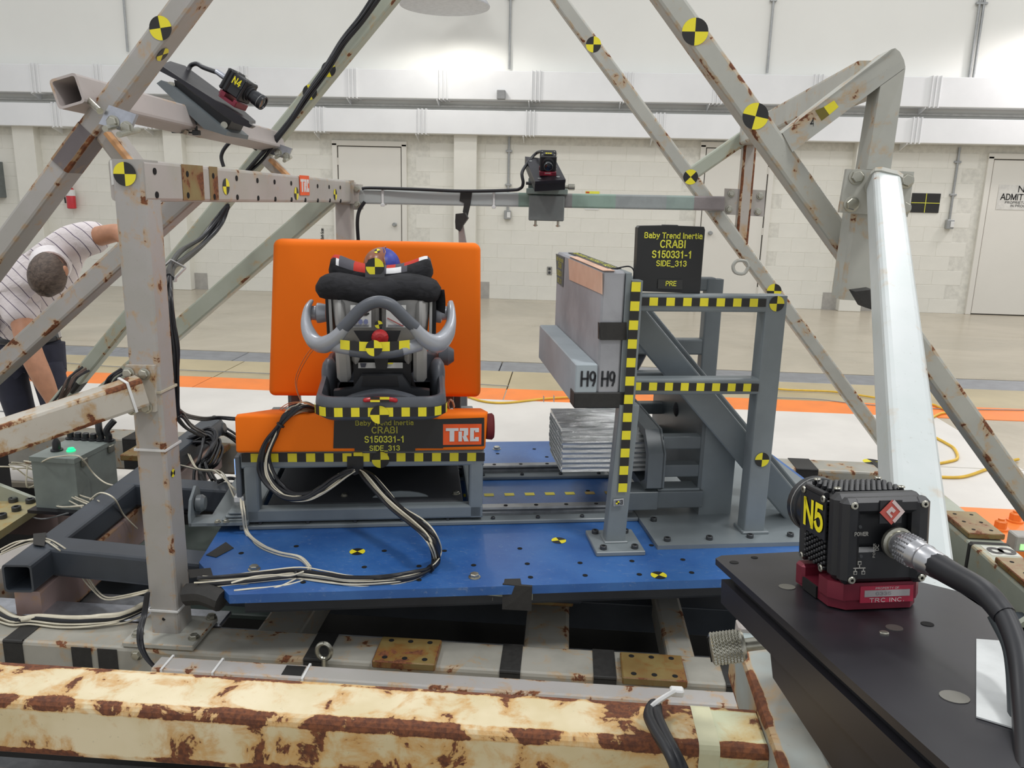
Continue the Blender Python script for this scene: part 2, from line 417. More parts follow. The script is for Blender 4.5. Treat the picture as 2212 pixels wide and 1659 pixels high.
def checker(parent, p0, p1, nrm, wid, n, first=0, name='checker_tape', off=.0012, cells=None, thick=.0008):
    p0 = V(p0); p1 = V(p1); d = p1-p0; nrm = V(nrm).normalized(); t = nrm.cross(d).normalized()*wid/2; mb = MB()
    for i in range(n):
        a = p0+d*(i/n)+nrm*off; b = p0+d*((i+1)/n)+nrm*off
        mb.prism([a-t, b-t, b+t, a+t], nrm*thick, (i+first) % 2)
    return put(name, mb, [YEL, BLK], parent, 0)
def patch(parent, pts, nrm, mat, name='tape_patch', off=.001, thick=.0012, label=None):
    nrm = V(nrm).normalized(); mb = MB().prism([V(p)+nrm*off for p in pts], nrm*thick)
    return put(name, mb, mat, parent, 0, label=label)
def text(parent, s, pos, xd, yd, h, mat, bold=.0, name='lettering', width=None, thick=.0006, align='CENTER', off=.0012):
    cu = bpy.data.curves.new('t', 'FONT'); cu.body = s; cu.size = 1; cu.align_x = align; cu.align_y = 'CENTER'; cu.offset = bold; cu.resolution_u = 3
    to = bpy.data.objects.new('t', cu); COL.objects.link(to); bpy.context.view_layer.update()
    me = bpy.data.meshes.new_from_object(to.evaluated_get(bpy.context.evaluated_depsgraph_get()))
    bpy.data.objects.remove(to); bpy.data.curves.remove(cu)
    xs = [v.co.x for v in me.vertices]; ys = [v.co.y for v in me.vertices]
    k = h/.72; cxm = (min(xs)+max(xs))/2; kx = k if not width else width/(max(xs)-min(xs))
    xd = V(xd).normalized(); yd = (V(yd)-xd*V(yd).dot(xd)).normalized(); z = xd.cross(yd)
    wp = wpos(parent)
    cym = .355 if any(c.isupper() or c.isdigit() for c in s) else (min(ys)+max(ys))/2
    ymid = (min(ys)+max(ys))/2
    for v in me.vertices: v.co = V(pos) + xd*(v.co.x-(cxm if align == 'CENTER' else min(xs)))*kx + yd*(v.co.y-ymid)*k + z*off - wp
    me.materials.clear(); me.materials.append(mat); me.name = name
    o = bpy.data.objects.new(name, me); COL.objects.link(o); o.parent = parent; return o
def wire(name, pts, r, mat, parent=None, n=6, sub=5, **k): return put(name, MB().sweep(pts, r, n, sub=sub), mat, parent, 60, **k)
def zip_tie(parent, c, axis, w, h, up, r=.0022, name='zip_tie', mat=None):
    """a nylon strap around a beam of section w x h centred at c, with its head"""
    c = V(c); d = V(axis).normalized(); x = d.cross(V(up)).normalized(); y = x.cross(d); mb = MB(); e = r*.6
    P = [c+x*(a*(w/2+e))+y*(b*(h/2+e)) for a, b in ((1, -1), (1, 1), (-1, 1), (-1, -1), (1, -1))]
    for a, b in zip(P, P[1:]): mb.beam(a, b, r*2.2, r*1.0, (a+b)/2-c if ((a+b)/2-c).length > 0 else up, r*.2)
    mb.box((0, 0, 0), (r*4, r*4, r*3), Matrix.Translation(P[0]), ch=r*.4)
    return put(name, mb, mat or TIEM, parent)
# ------------------------------------------------------------------ a bold grotesque alphabet built from strokes (cap height 1)
def arc(cx, cy, rx, ry, a0, a1, n=10): return [(cx+rx*math.cos(math.radians(a0+(a1-a0)*i/n)), cy+ry*math.sin(math.radians(a0+(a1-a0)*i/n))) for i in range(n+1)]
GL = {
 'B': (.66, [[(0, 0), (0, 1)], [(0, 1), (.3, 1)]+arc(.33, .76, .22, .24, 90, -90)+[(0, .52)], [(0, .52), (.3, .52)]+arc(.36, .26, .24, .26, 90, -90)+[(0, 0)]]),
 'R': (.68, [[(0, 0), (0, 1)], [(0, 1), (.34, 1)]+arc(.36, .75, .24, .25, 90, -90)+[(0, .5)], [(.3, .5), (.64, 0)]]),
 'P': (.62, [[(0, 0), (0, 1)], [(0, 1), (.32, 1)]+arc(.34, .73, .26, .27, 90, -90)+[(0, .46)]]),
 'D': (.68, [[(0, 0), (0, 1), (.25, 1)]+arc(.27, .5, .38, .5, 90, -90)+[(0, 0)]]),
 'E': (.56, [[(.54, 0), (0, 0), (0, 1), (.54, 1)], [(0, .52), (.48, .52)]]), 'F': (.54, [[(0, 0), (0, 1), (.52, 1)], [(0, .5), (.44, .5)]]),
 'I': (.12, [[(.06, 0), (.06, 1)]]), 'T': (.64, [[(.32, 0), (.32, 1)], [(0, 1), (.64, 1)]]), 'H': (.64, [[(0, 0), (0, 1)], [(.64, 0), (.64, 1)], [(0, .5), (.64, .5)]]),
 'N': (.66, [[(0, 0), (0, 1)], [(.02, .98), (.62, .02)], [(.64, 0), (.64, 1)]]), 'M': (.8, [[(0, 0), (0, 1)], [(.02, .98), (.4, .06)], [(.78, .98), (.4, .06)], [(.8, 1), (.8, 0)]]), 'A': (.76, [[(0, 0), (.36, 1)], [(.76, 0), (.40, 1)], [(.14, .34), (.62, .34)]]),
 'W': (1.0, [[(0, 1), (.25, 0), (.5, .95), (.75, 0), (1, 1)]]), 'Y': (.7, [[(0, 1), (.35, .46), (.7, 1)], [(.35, .46), (.35, 0)]]), 'G': (.74, [arc(.38, .5, .36, .5, 50, 340, 16)+[(.74, .45), (.44, .45)]]),
 'C': (.72, [arc(.37, .5, .36, .5, 48, 312, 16)]), 'O': (.76, [arc(.38, .5, .37, .5, 0, 360, 22)]), '0': (.56, [arc(.28, .5, .27, .5, 0, 360, 20)]),
 'S': (.62, [arc(.31, .74, .28, .26, 30, 180, 8)+arc(.31, .74, .28, .22, 180, 270, 4)+arc(.31, .26, .29, .26, 90, 0, 5)+arc(.31, .26, .29, .26, 0, -155, 9)]),
 '1': (.56, [[(.34, 0), (.34, 1)], [(.32, .93), (.12, .76)]]), '3': (.56, [arc(.28, .75, .25, .25, 160, -90, 12), arc(.28, .26, .28, .26, 90, -165, 12)]),
 '5': (.56, [[(.5, 1), (.1, 1), (.05, .52)]+arc(.28, .32, .27, .31, 120, -160, 12)]), '4': (.58, [[(.42, 0), (.42, 1)], [(.40, .98), (.02, .30)], [(0, .28), (.58, .28)]]),
 '8': (.56, [arc(.28, .75, .24, .24, 0, 360, 16), arc(.28, .26, .27, .26, 0, 360, 16)]), '9': (.56, [arc(.28, .68, .26, .31, 0, 360, 18), [(.54, .7), (.5, .3), (.36, .02)]]),
 '-': (.34, [[(.02, .36), (.32, .36)]]), '_': (.56, [[(0, -.16), (.56, -.16)]]), '.': (.12, [[(.06, 0), (.06, .1)]]), ' ': (.18, []),
 'a': (.54, [arc(.25, .22, .25, .22, 0, 360, 16), arc(.25, .5, .25, .22, 150, 30, 8)+[(.5, .5), (.5, 0)]]), 'b': (.56, [[(.02, 0), (.02, 1)], arc(.28, .35, .26, .35, 0, 360, 16)]),
 'd': (.56, [[(.54, 0), (.54, 1)], arc(.28, .35, .26, .35, 0, 360, 16)]), 'e': (.56, [[(.02, .36), (.53, .36)]+arc(.28, .35, .26, .35, 0, 300, 16)]), 'n': (.52, [[(.02, 0), (.02, .7)], [(.02, .45)]+arc(.27, .45, .24, .25, 150, 0, 8)+[(.51, 0)]]),
 'r': (.34, [[(.02, 0), (.02, .7)], [(.02, .42)]+arc(.3, .4, .28, .28, 160, 80, 6)]), 't': (.32, [[(.14, .92), (.14, .14)]+arc(.26, .14, .12, .13, 180, 280, 5), [(0, .68), (.3, .68)]]),
 'i': (.12, [[(.06, .07), (.06, .60)], [(.06, .925), (.06, .935)]]), 'y': (.52, [[(0, .7), (.26, .04)], [(.52, .7), (.20, -.14)], [(.21, -.13), (.05, -.22)]]), 'l': (.12, [[(.06, 0), (.06, 1)]]), 'c': (.52, [arc(.28, .35, .26, .35, 50, 310, 12)]),
 'q': (.56, [[(.54, -.24), (.54, .7)], arc(.28, .35, .26, .35, 0, 360, 16)])}
def text(parent, s, pos, xd, yd, h, mat, bold=.0, name='lettering', width=None, thick=0, align='CENTER', off=.0012):
    sw = .162+bold*.8; sp = .24
    xd = V(xd).normalized(); yd = (V(yd)-xd*V(yd).dot(xd)).normalized(); z = xd.cross(yd)
    x = 0; S = []
    for c in s:
        w_, st_s = GL[c]
        for q in st_s: S.append([(x+a, b) for a, b in q])
        x += w_+sp
    tot = x-sp; kx = h if not width else width/(tot+sw); x0 = -tot/2; mb = MB()
    for q in S:
        # ribbon with mitred joints
        P = [V(((a+x0)*kx, (b-.5)*h)) for a, b in q]; n = len(P); lft = []; rgt = []; hw_ = sw*h/2
        closed = n > 3 and (P[0]-P[-1]).length < 1e-6
        for i in range(n):
            if closed: d0 = P[i]-P[i-1 if i else n-2]; d1 = P[(i+1) if i < n-1 else 1]-P[i]
            else: d0 = P[i]-P[max(i-1, 0)]; d1 = P[min(i+1, n-1)]-P[i]
            if d0.length < 1e-9: d0 = d1
            if d1.length < 1e-9: d1 = d0
            d0 = d0.normalized(); d1 = d1.normalized(); n0 = V((-d0.y, d0.x)); n1 = V((-d1.y, d1.x)); m_ = n0+n1
            m_ = m_.normalized() if m_.length > .2 else n0; k_ = min(1.9, 1/max(.35, m_.dot(n0)))
            p = P[i]
            if not closed and i == 0: p = p-d1*(hw_*.98)
            if not closed and i == n-1: p = p+d0*(hw_*.98)
            lft.append(p+m_*hw_*k_); rgt.append(p-m_*hw_*k_)
        for i in range(n-1):
            f = [lft[i], lft[i+1], rgt[i+1], rgt[i]]
            mb.add([V(pos)+xd*a.x+yd*a.y+z*off for a in f], [(3, 2, 1, 0)])
    return put(name, mb, mat, parent, 0)
# ================================================================== SETTING
def st(o): o['kind'] = 'structure'; return o
WY = 12.087
# floor with a dark pit added to blacken the gaps under the sled
fl = thing('floor', (0, 6, 0)); st(fl)
mb = MB(); Z0 = -.12
def slab(x0, x1, y0, y1, z=0, t=.12): return ((x0+x1)/2, (y0+y1)/2, z-t/2), (x1-x0, y1-y0, t)
PX0, PX1, PY0, PY1 = -3.3, 1.75, 1.55, 3.8
for q in ((-14, 14, 7.42, WY+.2), ): mb.box(*slab(*q))
put('floor_slab', mb, FLOORM, fl, 0)
# floor joints leave slabs as pieces: the tan strip near the track
for k, (x0, x1) in enumerate([(-14, -6.1), (-6.09, -2.9), (-2.89, -.46), (-.45, 2.74), (2.75, 6.2), (6.21, 14)]):
    put('floor_slab', MB().box(*slab(x0, x1, 6.32, 6.99)), FLOORY, fl, 0)
mb = MB()
for q in ((-14, PX0, -3, 6.3), (PX1, 14, -3, 6.3), (PX0, PX1, PY1, 6.3), (PX0, PX1, -3, PY0)): mb.box(*slab(*q))
put('floor_slab', mb, FLOORM, fl, 0)
xs = -14
for k in range(23):                                                   # steel covers of the cable trench
    put('cover_plate', MB().box((xs+.61, 7.2, -.02), (1.21, .40, .04), ch=.004), STEELC, fl, 20); xs += 1.22
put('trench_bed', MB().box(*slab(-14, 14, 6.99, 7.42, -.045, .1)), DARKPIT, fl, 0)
mb = MB()
for i, (y0, y1) in enumerate(((3.82, 4.06), (4.065, 4.75), (4.755, 5.94))):
    for x0, x1 in ((-9, -4.2), (-4.19, -1.3), (-1.29, 1.2), (1.21, 2.75)): put('white_floor_panel', MB().box(((x0+x1)/2, (y0+y1)/2, .003), (x1-x0-.004, y1-y0-.004, .006)), WHITEF, fl, 0)
for x0, x1 in ((-13, -6.1), (-6.09, -2.9), (-2.89, -.46), (-.45, 2.74), (2.75, 9)): put('orange_stripe', MB().box(((x0+x1)/2, 6.13, .002), (x1-x0, .37, .004)), ORANGEF, fl, 0)
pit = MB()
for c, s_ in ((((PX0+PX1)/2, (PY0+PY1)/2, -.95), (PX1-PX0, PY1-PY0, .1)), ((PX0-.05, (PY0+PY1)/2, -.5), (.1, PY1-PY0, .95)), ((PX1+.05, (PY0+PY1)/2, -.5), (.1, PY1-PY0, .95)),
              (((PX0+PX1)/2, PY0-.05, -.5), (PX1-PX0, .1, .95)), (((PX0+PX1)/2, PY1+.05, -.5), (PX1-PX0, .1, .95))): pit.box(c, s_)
put('added_sled_pit', pit, DARKPIT, fl, 0)  # pit added so that the openings between the deck beams go black
put('track_rail', MB().beam((PX0, 2.35, -.55), (PX1, 2.35, -.55), .12, .1, r=.004), BARE, fl)
put('track_rail', MB().beam((PX0, 3.3, -.55), (PX1, 3.3, -.55), .12, .1, r=.004), BARE, fl)
# back wall
wl = thing('wall_back', (0, WY, 0)); st(wl)
put('upper_wall', MB().box((0, WY+.11, 4.7), (28, .2, 4.7)), WHITE, wl, 0)
put('mortar', MB().box((0, WY+.046, 1.175), (28, .1, 2.35)), plain('mortar', '#d6d4ca', .8), wl, 0)
openings = [(-3.46, -2.46), (1.86, 2.80), (5.80, 6.85)]
BLKM = None; nb = 0; rest = MB(); cand = []
for r in range(11):
    z = .2032*r + .1016
    x = -10 + (.2032 if r % 2 else 0)
    while x < 8:
        x0, x1 = x-.2, x+.2
        if not any(a < x1 and b > x0 for a, b in openings): cand.append((x, z))
        x += .4064
cand.sort(key=lambda p: abs(p[0]-.8) + (1.6 if p[1] < .15 else 0) + abs(p[1]-1)*.1)
BLKM = _mesh(MB().box((0, 0, 0), (.4030, .0125, .1990), ch=.0025), [BLOCKP], 'block')
for i, (x, z) in enumerate(cand):
    if i < 300: child('block', BLKM, wl, Matrix.Translation((x, WY, z)))
    else: rest.box((x, WY, z), (.4030, .0125, .1990), ch=.0025)
put('blockwork', rest, BLOCKP, wl, 30, kind='stuff')
tn = 1
for x0, x1 in ((-8.30, -7.97), (-6.0, -5.72), (-1.70, -1.37), (3.93, 4.24)):       # pilasters with grey splash patches beside them
    o = st(put('trim_%d' % tn, MB().box(((x0+x1)/2, WY-.07, 1.18), (x1-x0, .17, 2.36), ch=.006), BLOCKP)); tn += 1
    put('kick_patch', MB().box((x0-.1, WY-.009, .125), (.2, .012, .25)), GREYB, o, 0); put('kick_patch', MB().box((x1+.1, WY-.009, .125), (.2, .012, .25)), GREYB, o, 0)
for i, (x0, x1, h) in enumerate(((-3.43, -2.49, 2.165), (1.89, 2.775, 2.242), (5.84, 6.80, 2.165))):
    o = st(put('door_%d' % (i+1), MB().box(((x0+x1)/2, WY-.005, h/2+.005), (x1-x0-.012, .045, h-.02), ch=.003), DOORP))
    fr = MB()
    for a in (x0-.045, x1+.045): fr.box((a, WY-.012, h/2+.02), (.075, .07, h+.04), ch=.005)
    fr.box(((x0+x1)/2, WY-.012, h+.045), (x1-x0+.17, .07, .075), ch=.005)
    put('door_frame', fr, DOORP, o); put('door_gap', MB().box(((x0+x1)/2, WY+.0, h/2), (x1-x0+.01, .03, h+.01)), plain('door_shadow_gap', '#3a3733', .8), o, 0)
    kx = x0+.14 if i else x1-.1
    if i != 2: put('door_knob', MB().lathe((kx, WY-.03, 1.06), -EY, [(0, .03), (.012, .03), (.016, .012), (.04, .012), (.048, .026), (.066, .03), (.08, .02)], 16), GALV, o)
    for hz in (.25, 1.1, 1.95): put('hinge', MB().cyl(((x0 if not i else x1)+.0, WY-.032, hz-.05), ((x0 if not i else x1)+.0, WY-.032, hz+.05), .009, n=8), DOORP, o)
    if i == 2:
        sg = put('door_sign', MB().box((6.32, WY-.031, 1.66), (.72, .003, .34)), plain('sign_film', '#d2d0c9', .5), o, 0)
        text(sg, 'NO', (6.32, WY-.033, 1.775), EX, EZ, .075, BLK, .02, width=.2)
        text(sg, 'ADMITTANCE', (6.32, WY-.033, 1.665), EX, EZ, .075, BLK, .02, width=.64)
        text(sg, 'PROPRIETARY TEST', (6.32, WY-.033, 1.59), EX, EZ, .028, BLK, .01, width=.5)
        text(sg, 'IN PROGRESS', (6.32, WY-.033, 1.545), EX, EZ, .028, BLK, .01, width=.34)
# two long white ducts
DY = 11.82
def zpx(x, y, Y): return ony(x, y, Y).z
def duct(z0, z1, y0, flanges, label):
    t = thing('wall_duct', (0, WY-.2, z0), label, 'duct')
    ed = [-9.8] + [ony(f, 200, y0).x for f in flanges] + [8.2]
    for a, b in zip(ed, ed[1:]): put('duct_section', MB().box(((a+b)/2, (y0+WY-.02)/2, (z0+z1)/2), (b-a-.006, WY-.02-y0, z1-z0), ch=.006), DUCTP, t, 20)
    for e in ed[1:-1]:
        fl_ = MB()
        for dx in (-.055, 0, .055): fl_.box((e+dx, (y0+WY)/2-.02, (z0+z1)/2), (.014, WY-y0+.015, z1-z0+.03), ch=.003)
        put('flange', fl_, DUCTP, t, 20)
        put('bracket', MB().prism([(e-.1, y0+.01, z0), (e-.1, WY-.02, z0), (e-.1, WY-.02, z0-.09), (e-.1, y0+.01, z0-.02)], (.012, 0, 0)), DUCTP, t, 20)
    return t
U0, U1 = zpx(1106, 216, DY), zpx(1106, 153, DY); L0, L1 = zpx(1106, 292, DY), zpx(1106, 240, DY)
duct(U0, U1, DY, (80, 215, 528, 763, 958, 1157, 1356, 1550, 1766, 2020), 'upper white wall duct with close-set double flanges')
duct(L0, L1, DY, (118, 320, 690, 912, 1147, 1430, 1720, 1990), 'lower white wall duct just above the doors')
put('wall_shelf_rail', MB().box((0, WY-.02, (U0+L1)/2), (18, .04, .03), ch=.004), plain('rail_grey', '#c4c3be', .6), label='long grey rail in the shaded gap between the two white ducts', cat='rail')
tb = put('sensor_box', MB().box((ony(1083, 205, DY-.03).x, DY-.05, U0+.06), (.115, .09, .12), ch=.006), plain('sensor_grey', '#8a8b8b', .5), label='small grey box stuck on the lower edge of the upper duct', cat='box')
def conduit(px, y0, y1, label, boxz=None, twin=False, box=False):
    x = ony(px, y1, WY).x; z0 = ony(px, y1, WY).z if boxz is None else boxz; z1 = 5.9 if y0 is None else ony(px, y0, WY).z
    t = thing('conduit', (x, WY, z0), label, 'conduit')
    for dx in ((-.028, .028) if twin else (0,)): put('pipe', MB().cyl((x+dx, WY-.025, z0), (x+dx, WY-.025, z1), .017, n=10), GALV, t)
    for zz in (z0+.35*(z1-z0), z0+.8*(z1-z0)): put('pipe_clip', MB().box((x, WY-.022, zz), (.09 if not twin else .15, .045, .03), ch=.005), GALV, t)
    if box:
        b = put('outlet_box', MB().box((x, WY-.05, z0-.06), (.1, .075, .13), ch=.008), GALV, t)
        put('outlet_cover', MB().box((x+.02, WY-.092, z0-.06), (.05, .012, .08), ch=.004), LABW, b)
conduit(1100, None, 150, 'galvanised conduit running up the wall above the middle of the upper duct')
conduit(278, None, 112, 'thin conduit on the upper wall behind the left gantry leg')
conduit(1656, None, 158, 'thin conduit on the upper wall between the two right-hand gantry legs')
conduit(2096, None, 168, 'twin conduit pipes on the upper wall at far right', twin=True)
conduit(1097, 294, 455, 'conduit dropping to an outlet box under the middle camera', box=True)
conduit(2049, 318, 475, 'conduit dropping to an outlet box beside the black wall target', box=True)
o = thing('wall_outlet', (-.275, WY, .44), 'small grey socket plate low on the block wall left of the foam panel', 'outlet')
p = put('cover_plate', MB().box((-.275, WY-.015, .445), (.075, .012, .12), ch=.004), plain('socket_plate', '#9b9a95', .4, .4), o)
for dz in (-.027, .027): put('socket', MB().cyl((-.275, WY-.02, .445+dz), (-.275, WY-.0235, .445+dz), .02, n=14), SOCKET, o)
o = thing('wall_target', (5.0, WY, 1.42), 'black square wall target with a thin yellow cross', 'target')
put('backing', MB().box((5.0, WY-.014, 1.555), (.39, .01, .265)), BLK, o, 0)
put('cross_line', MB().box((5.0, WY-.02, 1.555), (.39, .002, .008)).box((5.0, WY-.0205, 1.555), (.008, .002, .265)), LETY, o, 0)
o = thing('warning_label', (.31, WY, 1.55), 'small yellow and red warning label on the wall above the middle bar', 'label')
put('label_sheet', MB().box((.31, WY-.012, 1.59), (.2, .004, .035)), LETY, o, 0); put('label_band', MB().box((.24, WY-.0145, 1.59), (.05, .002, .02)), REDP, o, 0)
put('label_sheet', MB().box((.31, WY-.012, 1.36), (.2, .004, .03)), LABW, o, 0)
# fire extinguisher
ex = thing('fire_extinguisher', (-7.52, WY-.1, 1.17), 'red fire extinguisher with a white label hung on the left wall', 'extinguisher')
put('cylinder', MB().lathe((-7.52, WY-.1, 1.17), EZ, [(0, .055), (.01, .065), (.25, .065), (.29, .05), (.32, .022), (.34, .022)], 18), plain('extinguisher_red', '#c0202a', .3, coat=.3), ex)
lb = put('label', MB().lathe((-7.52, WY-.1, 1.36), EZ, [(0, .0658), (.09, .0658)], 18), LABW, ex)
put('valve', MB().box((-7.52, WY-.1, 1.53), (.035, .05, .045), ch=.006).beam((-7.52, WY-.1, 1.56), (-7.46, WY-.1, 1.585), .02, .01), SOCKET, ex)
put('hose', MB().sweep([(-7.54, WY-.11, 1.53), (-7.60, WY-.12, 1.5), (-7.605, WY-.12, 1.36), (-7.60, WY-.12, 1.25)], .012, 8), BLACKP, ex)
pb = thing('panel_box', (-8.75, WY, 1.3), 'grey electrical panel box cut off by the left edge', 'electrical box')
put('body', MB().box((-8.8, WY-.08, 1.57), (.4, .16, .53), ch=.008), plain('panel_grey', '#6e7473', .5), pb); put('door', MB().box((-8.8, WY-.165, 1.57), (.36, .012, .48), ch=.003), plain('panel_door_grey', '#7a807f', .5), pb)
st_ = thing('stencil_mark', (-5.0, WY, .9), 'small black vertical stencil on the wall left of the orange backrest', 'stencil')
_q = ony(696, 505, WY-.012); st_.location = (_q.x, WY-.012, _q.z-.1)
text(st_, 'Belt-Scan', (_q.x, WY-.0125, _q.z), EZ, -EX, .04, BLK, .01, width=.16)
# high bay lamp hanging in front of the wall, only its lower rim in view
hb = thing('high_bay_lamp', (-1.62, 11.15, 3.9), 'pale bell-shaped lamp hanging at the top middle, only its rim in view', 'lamp')
_p0 = ony(961, 14, 11.15)
hb.location = (_p0.x, 11.15, _p0.z)
put('shade', MB().lathe(_p0, EZ, [(0, .58), (.012, .585), (.05, .56), (.25, .40), (.5, .16), (.62, .12)], 36), plain('lamp_shade', '#c4c5c9', .5), hb)
put('stem', MB().cyl(_p0+V((0, 0, .6)), _p0+V((0, 0, 2.2)), .02), GALV, hb)
# yellow cords and thin wires on the floor
def floorwire(name, px, r, mat, label, cat='cord', z=.0):
    return put(name, MB().sweep([onz(x, y, r+.006+z) for x, y in px], r, 6, sub=6), mat, label=label, cat=cat)
floorwire('extension_cord', [(2025, 1030), (2080, 1030), (2130, 1014), (2168, 1000), (2200, 992)], .009, YCORD, 'yellow cord on the white floor right of the white column')
floorwire('extension_cord', [(2015, 942), (2045, 958), (2062, 970), (2068, 990), (2045, 998), (2020, 1002)], .009, YCORD, 'looped yellow cord on the white floor behind the white column')
floorwire('extension_cord', [(2012, 903), (2032, 893), (2052, 890), (2030, 880), (2005, 872), (1900, 860), (1800, 846), (1690, 841), (1560, 826), (1440, 812)], .009, YCORD, 'long yellow cord across the orange floor stripe at right')
floorwire('extension_cord', [(1000, 852), (1040, 866), (1090, 870), (1170, 862), (1240, 858), (1330, 858)], .009, YCORD, 'yellow cord on the orange stripe between backrest and foam panel')
floorwire('signal_wire', [(0, 888), (60, 893), (120, 905)], .004, GWIRE, 'thin grey wire on the white floor by the man', 'wire')
floorwire('signal_wire', [(130, 783), (300, 795), (560, 806), (900, 822), (1100, 834)], .004, GWIRE, 'thin grey wire on the tan floor left of the backrest', 'wire')
floorwire('signal_wire', [(1640, 858), (1760, 862), (1850, 872), (2000, 882), (2212, 886)], .004, GWIRE, 'thin grey wire along the tan floor at right', 'wire')
# ================================================================== SLED DECK
ZS = .30
sd = thing('sled_deck', (0, 2.9, 0), 'long chipped steel sled deck of welded beams under the blue plate', 'sled')
def dk(name, p0, p1, w, h, mat=DECK, par=None, r=.01, up=EZ, wall=0): return put(name, MB().beam(p0, p1, w, h, up, r, wall=wall), mat, par or sd)
fr_ = dk('front_rail', (-3.2, 1.965, ZS-.07), (1.6, 1.965, ZS-.07), .135, .14)
br_ = dk('rear_rail', (-3.2, 3.72, ZS-.06), (1.74, 3.72, ZS-.06), .16, .16)
for x in (-.80, -.02, .36): dk('cross_member', (x, 2.03, ZS-.075), (x, 3.64, ZS-.075), .13 if x < .2 else .08, .1)
put('cross_plate', MB().beam((-2.6, 2.5, ZS-.13), (1.6, 2.5, ZS-.13), .10, .10, r=.004), SLATE, sd)
# end rails on the right with drilled pads
er = dk('end_rail', (1.615, 1.0, ZS-.075), (1.615, 3.64, ZS-.075), .14, .14, GREENW)
def pad(x0, x1, y0, y1, z, nx, ny, mat=RUSTP, h=.022):
    o = put('drilled_pad', MB().box(((x0+x1)/2, (y0+y1)/2, z+h/2), (x1-x0, y1-y0, h), ch=.003), mat, sd)
    for i in range(nx):
        for j in range(ny):
            x = x0+(x1-x0)*(i+.5)/nx*.96+.02*(x1-x0); y = y0+(y1-y0)*(.16+.68*(j/(max(1, ny-1))))
            put('bolt_hole', MB().cyl((x, y, z+h-.004), (x, y, z+h+.0006), .0075, n=12), HOLE, o, 0)
    return o
def padpx(pts, z, nx, ny):
    q = [onz(x, y, z+.022) for x, y in pts]; pad(min(p.x for p in q), max(p.x for p in q), min(p.y for p in q), max(p.y for p in q), z, nx, ny)
padpx([(828, 1374), (948, 1381), (803, 1427), (940, 1432)], ZS, 3, 2)
padpx([(1340, 1411), (1472, 1415), (1345, 1463), (1485, 1470)], ZS, 3, 2)
pad(1.55, 1.685, 2.96, 3.19, ZS, 2, 3); pad(1.545, 1.685, 2.50, 2.755, ZS, 2, 3)
_lb = put('number_plate', MB().box((1.625, 2.865, ZS-.0045), (.105, .085, .0012)), plain('plate_white', '#c9c9bf', .5), sd, 0)
text(_lb, '8', (1.625, 2.865, ZS-.0035), EY, -EX, .085, BLK, .03, width=.065)
put('tape_patch', MB().box((1.615, 2.93, ZS-.075), (.146, .032, .146), ch=.008), BLACKT, sd)
# gussets outside the end rail
for y in (2.45, 3.1): put('gusset', MB().prism([(1.545, y, ZS-.02), (1.545, y, ZS-.14), (1.41, y, ZS-.14)], (0, .02, 0)), GREENW, sd)
# black tape on the front and rear rails
def tapex(x, w, top=True, front=True, y=1.965, dw=.135, z=ZS, hh=.14):
    mb = MB(); 
    if top: mb.box((x, y, z+.0015), (w, dw-.006, .002))
    if front: mb.box((x, y-dw/2-.0015, z-hh/2), (w, .002, hh-.012))
    if top and front: mb.beam((x-w/2, y-dw/2+.0035, z-.0025), (x+w/2, y-dw/2+.0035, z-.0025), .012, .012, r=.005)
    put('tape_patch', mb, BLACKT, sd)
for px, w, t, f in ((37, .055, 1, 1), (193, .055, 0, 1), (252, .055, 0, 1), (705, .06, 1, 1), (1110, .055, 1, 1), (1300, .06, 1, 1), (1558, .06, 1, 1)):
    tapex(onz(px, 1400, ZS-.03).x, w, t, f)
for px, w in ((330, .12), (1715, .10), (1880, .09)): tapex(onz(px, 990 if px > 500 else 935, ZS).x, w, True, True, 3.72, .16, ZS+.02, .16)
for px in (1790,): sticker(br_, onz(px, 1008, ZS-.02), -EY, .02, name='target_sticker')
sticker(br_, onz(1885, 998, ZS+.02), EZ, .045, .3)
# rusty plates with socket bolts at left
def plate(name, c, s, mat, par=None, ch=.004): return put(name, MB().box(c, s, ch=ch), mat, par or sd)
put('bolted_plate', MB().prism([(-2.7, 2.86, .26), (-2.05, 2.905, .26), (-2.015, 2.45, .26), (-2.7, 2.40, .26)], (0, 0, .03)), painted('yellowed_plate', '#b3aa83', '#a89b6c', rust=.61, edge=.12, st=.6, scale=12), sd)
for px in ((29, 1084), (66, 1086), (36, 1103), (5, 1119)): bolt(sd, onz(*px, .29), EZ, .017, 'soc')
put('gusset', MB().prism([(-2.36, 2.87, .29), (-2.055, 2.885, .29), (-2.36, 2.87, .41)], (0, .02, 0)), GREENW, sd)
put('black_post', MB().beam((-2.28, 2.93, .20), (-2.28, 2.93, .47), .10, .07, EY, .004), BLACKP, sd)
put('support_beam', MB().beam((-3.2, 2.95, .20), (-2.0, 2.95, .20), .12, .12, r=.006), PINK, sd)
plate('bolted_plate', (-1.80, 3.50, .315), (.42, .24, .03), RUSTP)
for x, y in ((-1.86, 3.53), (-1.76, 3.46), (-1.68, 3.56)): bolt(sd, (x, y, .33), EZ, .018, 'soc')
plate('drilled_plate', (-1.60, 2.22, .21), (.75, .22, .016), BARE)
for i in range(5): put('bolt_hole', MB().cyl((-1.75+i*.12, 2.19+(.05 if i % 2 else 0), .215), (-1.75+i*.12, 2.19+(.05 if i % 2 else 0), .2188), .012, n=12), HOLE, sd, 0)
plate('aluminium_strip', (-1.36, 2.085, .292), (.80, .085, .014), ALU)
plate('shim_plate', (onz(485, 1297, .40).x, 2.02, .425), (.12, .10, .018), BARE)
plate('shim_plate', (onz(1000, 1285, .40).x, 2.12, .42), (.19, .12, .018), BARE)
plate('cable_tray_floor', (-1.5, 2.75, .12), (1.1, .7, .02), plain('dark_green_deck', '#3f4a45', .6))
